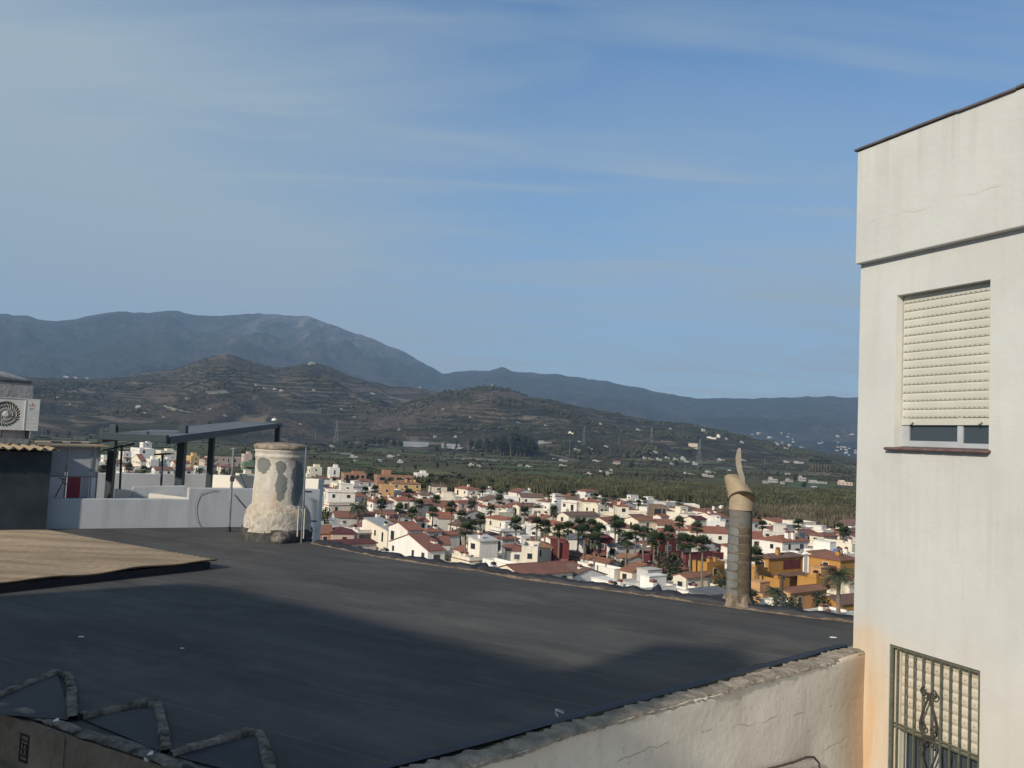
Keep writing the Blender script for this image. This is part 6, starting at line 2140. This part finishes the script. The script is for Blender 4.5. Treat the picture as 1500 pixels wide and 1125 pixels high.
CR = [tmp_mesh(leaf_crown(100 + i, 520, 1, 1, .10, 8), M['leaf'], 'tree_crown') for i in range(3)]
CRD = [tmp_mesh(leaf_crown(110 + i, 620, 1, 1, .11, 10), M['leafdark'], 'dark_tree_crown') for i in range(4)]
CYP = [tmp_mesh(leaf_crown(120 + i, 300, .5, 1, .10, 6), M['leafdark'], 'cypress_crown') for i in range(1)]
TTR = tmp_mesh(MB().tube([(0, 0, 0), (.02, 0, .3), (0, .02, .6), (.02, .01, 1)], [.07, .055, .045, .02], 7).tube([(0, 0, .4), (.25, .05, .8)], [.035, .015], 6).tube([(0, 0, .45), (-.2, .15, .85)], [.035, .015], 6), M['bark'], 'tree_trunk')


def tree(p, h, r, cm, label, group=None, name='tree', low=.3):
    T = thing(name, p, random.uniform(0, 6), label, 'tree', group)
    link_mesh('trunk', TTR, T, None, 0, (h * .55, h * .55, h * .8))
    link_mesh('crown', cm, T, (0, 0, h * (low + (1 - low) / 2)), 0, (r, r, h * (1 - low) / 2 * 1.12))
    return T


for i, (u, v, h, r, lab) in enumerate(((982, 812, 6.5, 3.2, 'loose dark green tree before the ochre terrace, left of the pipe chimney'), (1056, 842, 4, 2.2, 'low round green bush beside the foot of the pipe chimney'),
                                       (784, 738, 5, 2.2, 'small round green tree by the cream gabled house'), (812, 744, 5, 2.0, 'small green tree left of the white two-windowed block'), (896, 818, 4, 1.9, 'clipped green shrub by the tan gabled house, left one'),
                                       (914, 824, 4, 1.6, 'clipped green shrub by the tan gabled house, right one'), (1150, 872, 5, 2.4, 'sprawling green tree around the utility pole'), (1165, 884, 3.5, 2, 'low green bush right of the utility pole'),
                                       (1244, 776, 6, 2.5, 'green tree against the tall house above the terraces'), (476, 748, 8, 2.6, 'dark tree at the edge of the white terrace wall'), (834, 748, 3.5, 2, 'low green shrub below the two-windowed white block'),
                                       (780, 754, 3, 1.6, 'low green bush above the long red roof'), (1200, 868, 4, 2, 'green garden bush left of the great date palm'), (930, 800, 4.5, 2.2, 'green tree between the maroon terraces'))):
    q_ = at_z(u, v, h)
    tree((q_.x, q_.y, 0), h * 1.15, r, CR[i % 3], lab)
for i, (u, v, w_) in enumerate(((700, 738, 2.5), (824, 732, 3), (850, 728, 3), (890, 734, 3.2), (920, 738, 3.4), (945, 742, 3.2), (962, 734, 2.6), (796, 730, 2.6), (770, 726, 2.4), (1146, 778, 3), (1160, 782, 3), (1205, 776, 3), (1222, 782, 3.2))):
    q_ = at_z(u, v, 3.4)
    tree((q_.x, q_.y, 0), 4.6, w_, CR[i % 3], f'bushy green tree along the back edge of the village, {ORD[i]} of 13 from left', 'trees along the back edge of the village')

# dark grove and lone trees on the plain
GRV = [(690, 661, 17), (700, 662, 20), (712, 663, 22), (724, 665, 25), (738, 667, 30), (748, 668, 34), (757, 668, 33), (768, 669, 32), (776, 669, 28), (784, 669, 20), (733, 668, 24), (762, 669, 26)]
GRV.sort()
for i, (u, v, px_) in enumerate(GRV):
    p = land(u, v); d = p.y; h = px_ * d / F
    tree(p, h, h * .42, CRD[i % 4], f'tall dark tree of the big grove on the plain, {ORD[i]} of {len(GRV)} from left', 'dark grove on the plain', 'grove_tree', .12)
LN = [(538, 652, 10), (548, 653, 13), (556, 653, 12), (566, 654, 14), (577, 654, 11), (586, 655, 10), (506, 655, 10), (640, 662, 9), (652, 660, 13), (668, 661, 15), (706, 671, 8), (645, 668, 5), (664, 668, 7), (835, 660, 12), (862, 666, 9),
      (878, 668, 10), (905, 664, 8), (925, 688, 12), (918, 672, 9), (950, 668, 10), (965, 674, 8), (990, 682, 9), (100, 640, 9), (70, 639, 9), (83, 641, 7), (133, 644, 6), (745, 698, 7), (720, 690, 7), (800, 676, 6), (822, 690, 8), (1010, 668, 10), (1026, 690, 7),
      (1140, 698, 8), (1178, 716, 11), (1164, 704, 6), (1120, 692, 7), (885, 700, 8), (932, 700, 8), (608, 690, 9), (640, 686, 9), (655, 684, 7), (590, 664, 6)]
LN.sort()
half = {}
for u, v, px_ in LN:
    z_ = 'left of grove' if u < 690 else ('between grove and pipe chimney' if u < 1060 else 'right of pipe chimney')
    half.setdefault(z_, []).append((u, v, px_))
for z_, lst in half.items():
    for i, (u, v, px_) in enumerate(lst):
        p = land(u, v); h = px_ * p.y / F
        tree(p, h, h * .45, CYP[0] if (u in (668, 652)) else CRD[i % 4], f'dark tree on the plain {z_}, {ORD[i]} of {len(lst)} from left', 'lone dark trees on the plain', 'field_tree', .08)
# row of bare-stemmed trees on the right
for i in range(8):
    u = 1186 + i * 4.2; p = land(u, 690.5 + i * .2); h = 15 * p.y / F
    T = thing('palm_tree', p, 0, f'tall bare-stemmed palm in the distant row on the right, {ORD[i]} of 8 from left', 'palm tree', 'row of distant palms')
    link_mesh('trunk', TRK[i % 5][0], T, None, 0, (1.3, 1.3, h))
    link_mesh('crown', FANS[i % 5], T, (TRK[i % 5][1][0] * 1.3, TRK[i % 5][1][1] * 1.3, h), i, 2.0)

# ------------------------------------------------------------------ far small buildings on the plain and the hills
M['farwhite'] = stucco_far('far_white_wall', (.40, .385, .35), .35); M['fargrey'] = simple('greenhouse_plastic', (.24, .25, .25), .2, .05); M['farbeige'] = stucco_far('beige_warehouse_wall', (.50, .43, .32), .2)
FAR = []
def far_b(u, v, w, h, col='farwhite', roof='flat', kind='farmhouse'): FAR.append((u, v, w, h, col, roof, kind))


for t in ((486, 655, 8, 3), (518, 671, 14, 3), (522, 677, 6, 2), (556, 676, 7, 3), (584, 669, 7, 4), (572, 670, 14, 1.5), (586, 678, 11, 2.5), (638, 641, 5, 4), (667, 641, 5, 4), (690, 683, 10, 4), (701, 684, 8, 3), (762, 684, 7, 4), (775, 686, 14, 2),
          (846, 662, 12, 5), (864, 660, 10, 4), (836, 638, 9, 6, 'cream'), (812, 673, 6, 2.5), (826, 676, 13, 3), (825, 684, 12, 2.5), (874, 677, 16, 3), (903, 681, 13, 5, 'farwhite', 'gable'), (863, 697, 11, 5), (880, 694, 14, 4), (893, 696, 12, 4), (849, 648, 6, 2), (888, 655, 7, 2.5),
          (895, 690, 6, 2.5), (944, 672, 7, 3), (953, 675, 8, 4), (966, 675, 9, 4), (978, 673, 7, 4), (990, 675, 8, 4), (1000, 674, 9, 5), (1006, 678, 8, 4), (1018, 681, 9, 4), (985, 681, 6, 3), (960, 664, 8, 3), (955, 666, 5, 4), (1005, 696, 10, 3), (1014, 697, 8, 3), (1042, 694, 14, 4), (1038, 699, 18, 3),
          (1056, 675, 12, 3), (1070, 692, 12, 2), (1090, 676, 9, 3), (1122, 708, 10, 4), (1133, 707, 14, 7), (1146, 709, 8, 4), (1155, 696, 7, 4), (1158, 706, 10, 3), (1176, 705, 11, 7), (1200, 709, 26, 2), (1240, 711, 20, 6, 'pinkish'), (1153, 678, 8, 3), (1170, 679, 16, 3), (1192, 716, 9, 2.5),
          (1087, 649, 6, 3), (1042, 643, 16, 3, 'cream'), (1052, 641, 6, 5, 'cream'), (1064, 644, 4, 3), (1030, 632, 7, 4), (1031, 627, 5, 3), (982, 630, 5, 3), (935, 631, 7, 3)):
    far_b(*t)
for t in ((609, 655, 44, 6, 'fargrey', 'gable', 'greenhouse'), (660, 657, 32, 5, 'fargrey', 'gable', 'greenhouse'), (672, 658, 16, 4, 'farwhite', 'flat', 'greenhouse'), (798, 650, 24, 4, 'fargrey', 'flat', 'greenhouse'), (1015, 656, 17, 9, 'farbeige', 'flat', 'warehouse')):
    far_b(*t)
for t in ((458, 533, 9, 3), (453, 534, 5, 2), (722, 566, 7, 2.5), (390, 570, 8, 2), (402, 571, 6, 2.5), (412, 573, 7, 2.5), (375, 565, 5, 2), (460, 573, 5, 3), (545, 577, 10, 2), (615, 568, 4, 2), (205, 596, 14, 2), (212, 606, 6, 2), (275, 585, 6, 2.5), (310, 600, 5, 2), (350, 598, 4, 2), (96, 553, 8, 2.5), (110, 554, 6, 2), (128, 555, 5, 2),
          (86, 583, 4, 2), (104, 593, 4, 2), (240, 612, 5, 2), (180, 608, 4, 2), (330, 610, 5, 2.5), (500, 600, 5, 2), (520, 612, 5, 2), (440, 622, 5, 2), (690, 612, 5, 2), (760, 620, 5, 2), (800, 624, 5, 2), (880, 622, 5, 2.5), (650, 600, 4, 2), (585, 630, 5, 2)):
    far_b(*t, kind='hill house')
r5 = random.Random(11)
for i in range(44):
    u = r5.uniform(1095, 1255); v = r5.uniform(636, 668) if u > 1150 else r5.uniform(634, 652)
    if i < 10: u = r5.uniform(1225, 1256); v = r5.uniform(655, 668)
    far_b(u, v, r5.uniform(2.5, 7), r5.uniform(1, 2.4), r5.choice(('farwhite', 'farwhite', 'farwhite', 'farbeige')), 'flat', 'town house')


def zone(u, v, kind):
    if kind == 'town house': return 'in hazy town below far ridge'
    if kind == 'hill house': return 'on the left brown hill' if u < 600 else 'on the terraced hill'
    if u < 730: return 'on the plain left of the big dark grove'
    if u < 930: return 'on the plain right of the big dark grove'
    if u < 1062: return 'on the plain left of the tan cowl'
    return 'on the plain right of the tan cowl'


grp = {}
for t in FAR: grp.setdefault((zone(t[0], t[1], t[6]), t[6], t[4]), []).append(t)
CN = {'farwhite': 'white', 'cream': 'cream', 'pinkish': 'pinkish', 'fargrey': 'long grey', 'farbeige': 'big beige'}
ORDX = ORD + ['thirty-first', 'thirty-second', 'thirty-third', 'thirty-fourth', 'thirty-fifth']
for (zn, kd, cl), lst in grp.items():
    lst.sort()
    for i, (u, v, w, h, col, roof, kind) in enumerate(lst):
        p = land(u, v)
        if p is None: continue
        d = math.hypot(p.x, p.y); Wm = w * .82 * d / F; Hm = max(h * .72 * d / F, 2.0); Dm = max(4, min(Wm, 9)) * (1 if kind != 'greenhouse' else 1.6)
        mb = MB(); a = math.atan2(p.x, p.y)
        mb.box(-Wm / 2, 0, -3, Wm / 2, Dm, Hm)
        if roof == 'gable':
            mb.add([(-Wm / 2 - .3, -.3, Hm), (Wm / 2 + .3, -.3, Hm), (Wm / 2 + .3, Dm + .3, Hm), (-Wm / 2 - .3, Dm + .3, Hm), (-Wm / 2 - .3, Dm / 2, Hm + Dm * .25), (Wm / 2 + .3, Dm / 2, Hm + Dm * .25)], [(0, 1, 5, 4), (2, 3, 4, 5), (0, 4, 3), (1, 2, 5), (3, 2, 1, 0)], 0 if kind == 'greenhouse' else 1)
        elif kind != 'warehouse' and Wm > 5:
            mb.box(-Wm / 2 + .4, Dm * .4, Hm, -Wm / 2 + Wm * .45, Dm * .9, Hm + min(2.2, Hm * .5))
        if kind in ('farmhouse', 'hill house', 'town house'):
            for f_ in (-.3, .05, .33):
                mb.box(Wm * f_ - .5, -.06, Hm * .35, Wm * f_ + .5, -.002, Hm * .35 + min(1.3, Hm * .4), 2)
        if kind == 'warehouse': mb.box(-Wm * .42, -.3, 0, Wm * .42, -.01, Hm * .18, 2)
        kk = {'farmhouse': 'farmhouse', 'hill house': 'farmhouse', 'town house': 'house', 'greenhouse': 'greenhouse', 'warehouse': 'warehouse'}[kind]
        lab = f"{CN[cl]} {kk} {zn}" + ('' if len(lst) == 1 else f", {ORDX[i]} from left")
        if len(lab.split()) < 4: lab = 'lone ' + lab
        tag(mb.build(kk, [M[col], M['dullred'], M['glassblue']], None, p, -a + R(r5.uniform(-25, 25))), ('small ' if kind not in ('greenhouse', 'warehouse') else '') + lab, kk if kk != 'farmhouse' else 'house', 'small buildings ' + zn)

# bare field on the hillside: follow the ground
bf = [(536, 628), (560, 601), (578, 596), (610, 599), (611, 626), (590, 634), (560, 636)]
# pylons and poles
def pylon(u, vb, px_, label):
    p = land(u, vb); h = px_ * p.y / F; T = thing('pylon', p, .4, label, 'pylon', 'electricity pylons on the plain'); w_ = h * .075
    mb = MB(); lv = [0, .25, .45, .62, .76, .88, 1]
    def cw(f): return w_ * (1 - .85 * f)
    for sx_ in (-1, 1):
        for sy_ in (-1, 1):
            mb.tube([(sx_ * cw(f), sy_ * cw(f), h * f) for f in lv], h * .003, 4)
    for f0, f1 in zip(lv, lv[1:]):
        for s_ in (-1, 1):
            mb.tube([(-cw(f0), s_ * cw(f0), h * f0), (cw(f1), s_ * cw(f1), h * f1)], h * .003, 4); mb.tube([(s_ * cw(f0), -cw(f0), h * f0), (s_ * cw(f1), cw(f1), h * f1)], h * .003, 4)
    mb.build('lattice', M['galv'], T)
    for f in (.74, .86):
        MB().tube([(-h * .11, 0, h * f), (0, 0, h * f + h * .02), (h * .11, 0, h * f)], h * .003, 4).build('crossarm', M['galv'], T)


pylon(492, 650, 34, 'lattice pylon left of the bare brown field'); pylon(855, 652, 26, 'lattice pylon right of the big dark grove')
pylon(1024, 684, 40, 'tall lattice pylon left of the tan cowl'); pylon(954, 650, 24, 'lattice pylon on the terraced hill foot')
PL = [(61, 640, 16), (76, 639, 14), (462, 645, 18), (500, 652, 10), (523, 652, 14), (596, 655, 16), (621, 655, 12), (685, 666, 20), (834, 668, 24), (893, 668, 14), (1120, 690, 20), (906, 652, 14)]
for i, (u, v, px_) in enumerate(PL):
    p = land(u, v); h = px_ * p.y / F; T = thing('utility_pole', p, .3, f'thin distant pole on the plain, {ORD[i]} of {len(PL)} from left' if i < 99 else '', 'pole', 'poles on the plain')
    MB().tube([(0, 0, 0), (0, 0, h)], [h * .014, h * .01], 6).build('post', M['galv'], T); MB().tube([(-h * .08, 0, h * .93), (h * .08, 0, h * .93)], h * .007, 4).build('crossarm', M['galv'], T)
p = at_z(1146.5, 845, 9.0); T = thing('utility_pole', (p.x, p.y, 0), .4, 'dark wooden utility pole before the orange house', 'pole')
MB().tube([(0, 0, 0), (0, 0, 9.2)], [.17, .12], 8).build('post', M['wood_pole'], T)
MB().tube([(-.1, 0, 8.8), (.5, .1, 8.75)], .1, 8).build('lamp_head', M['dark'], T)
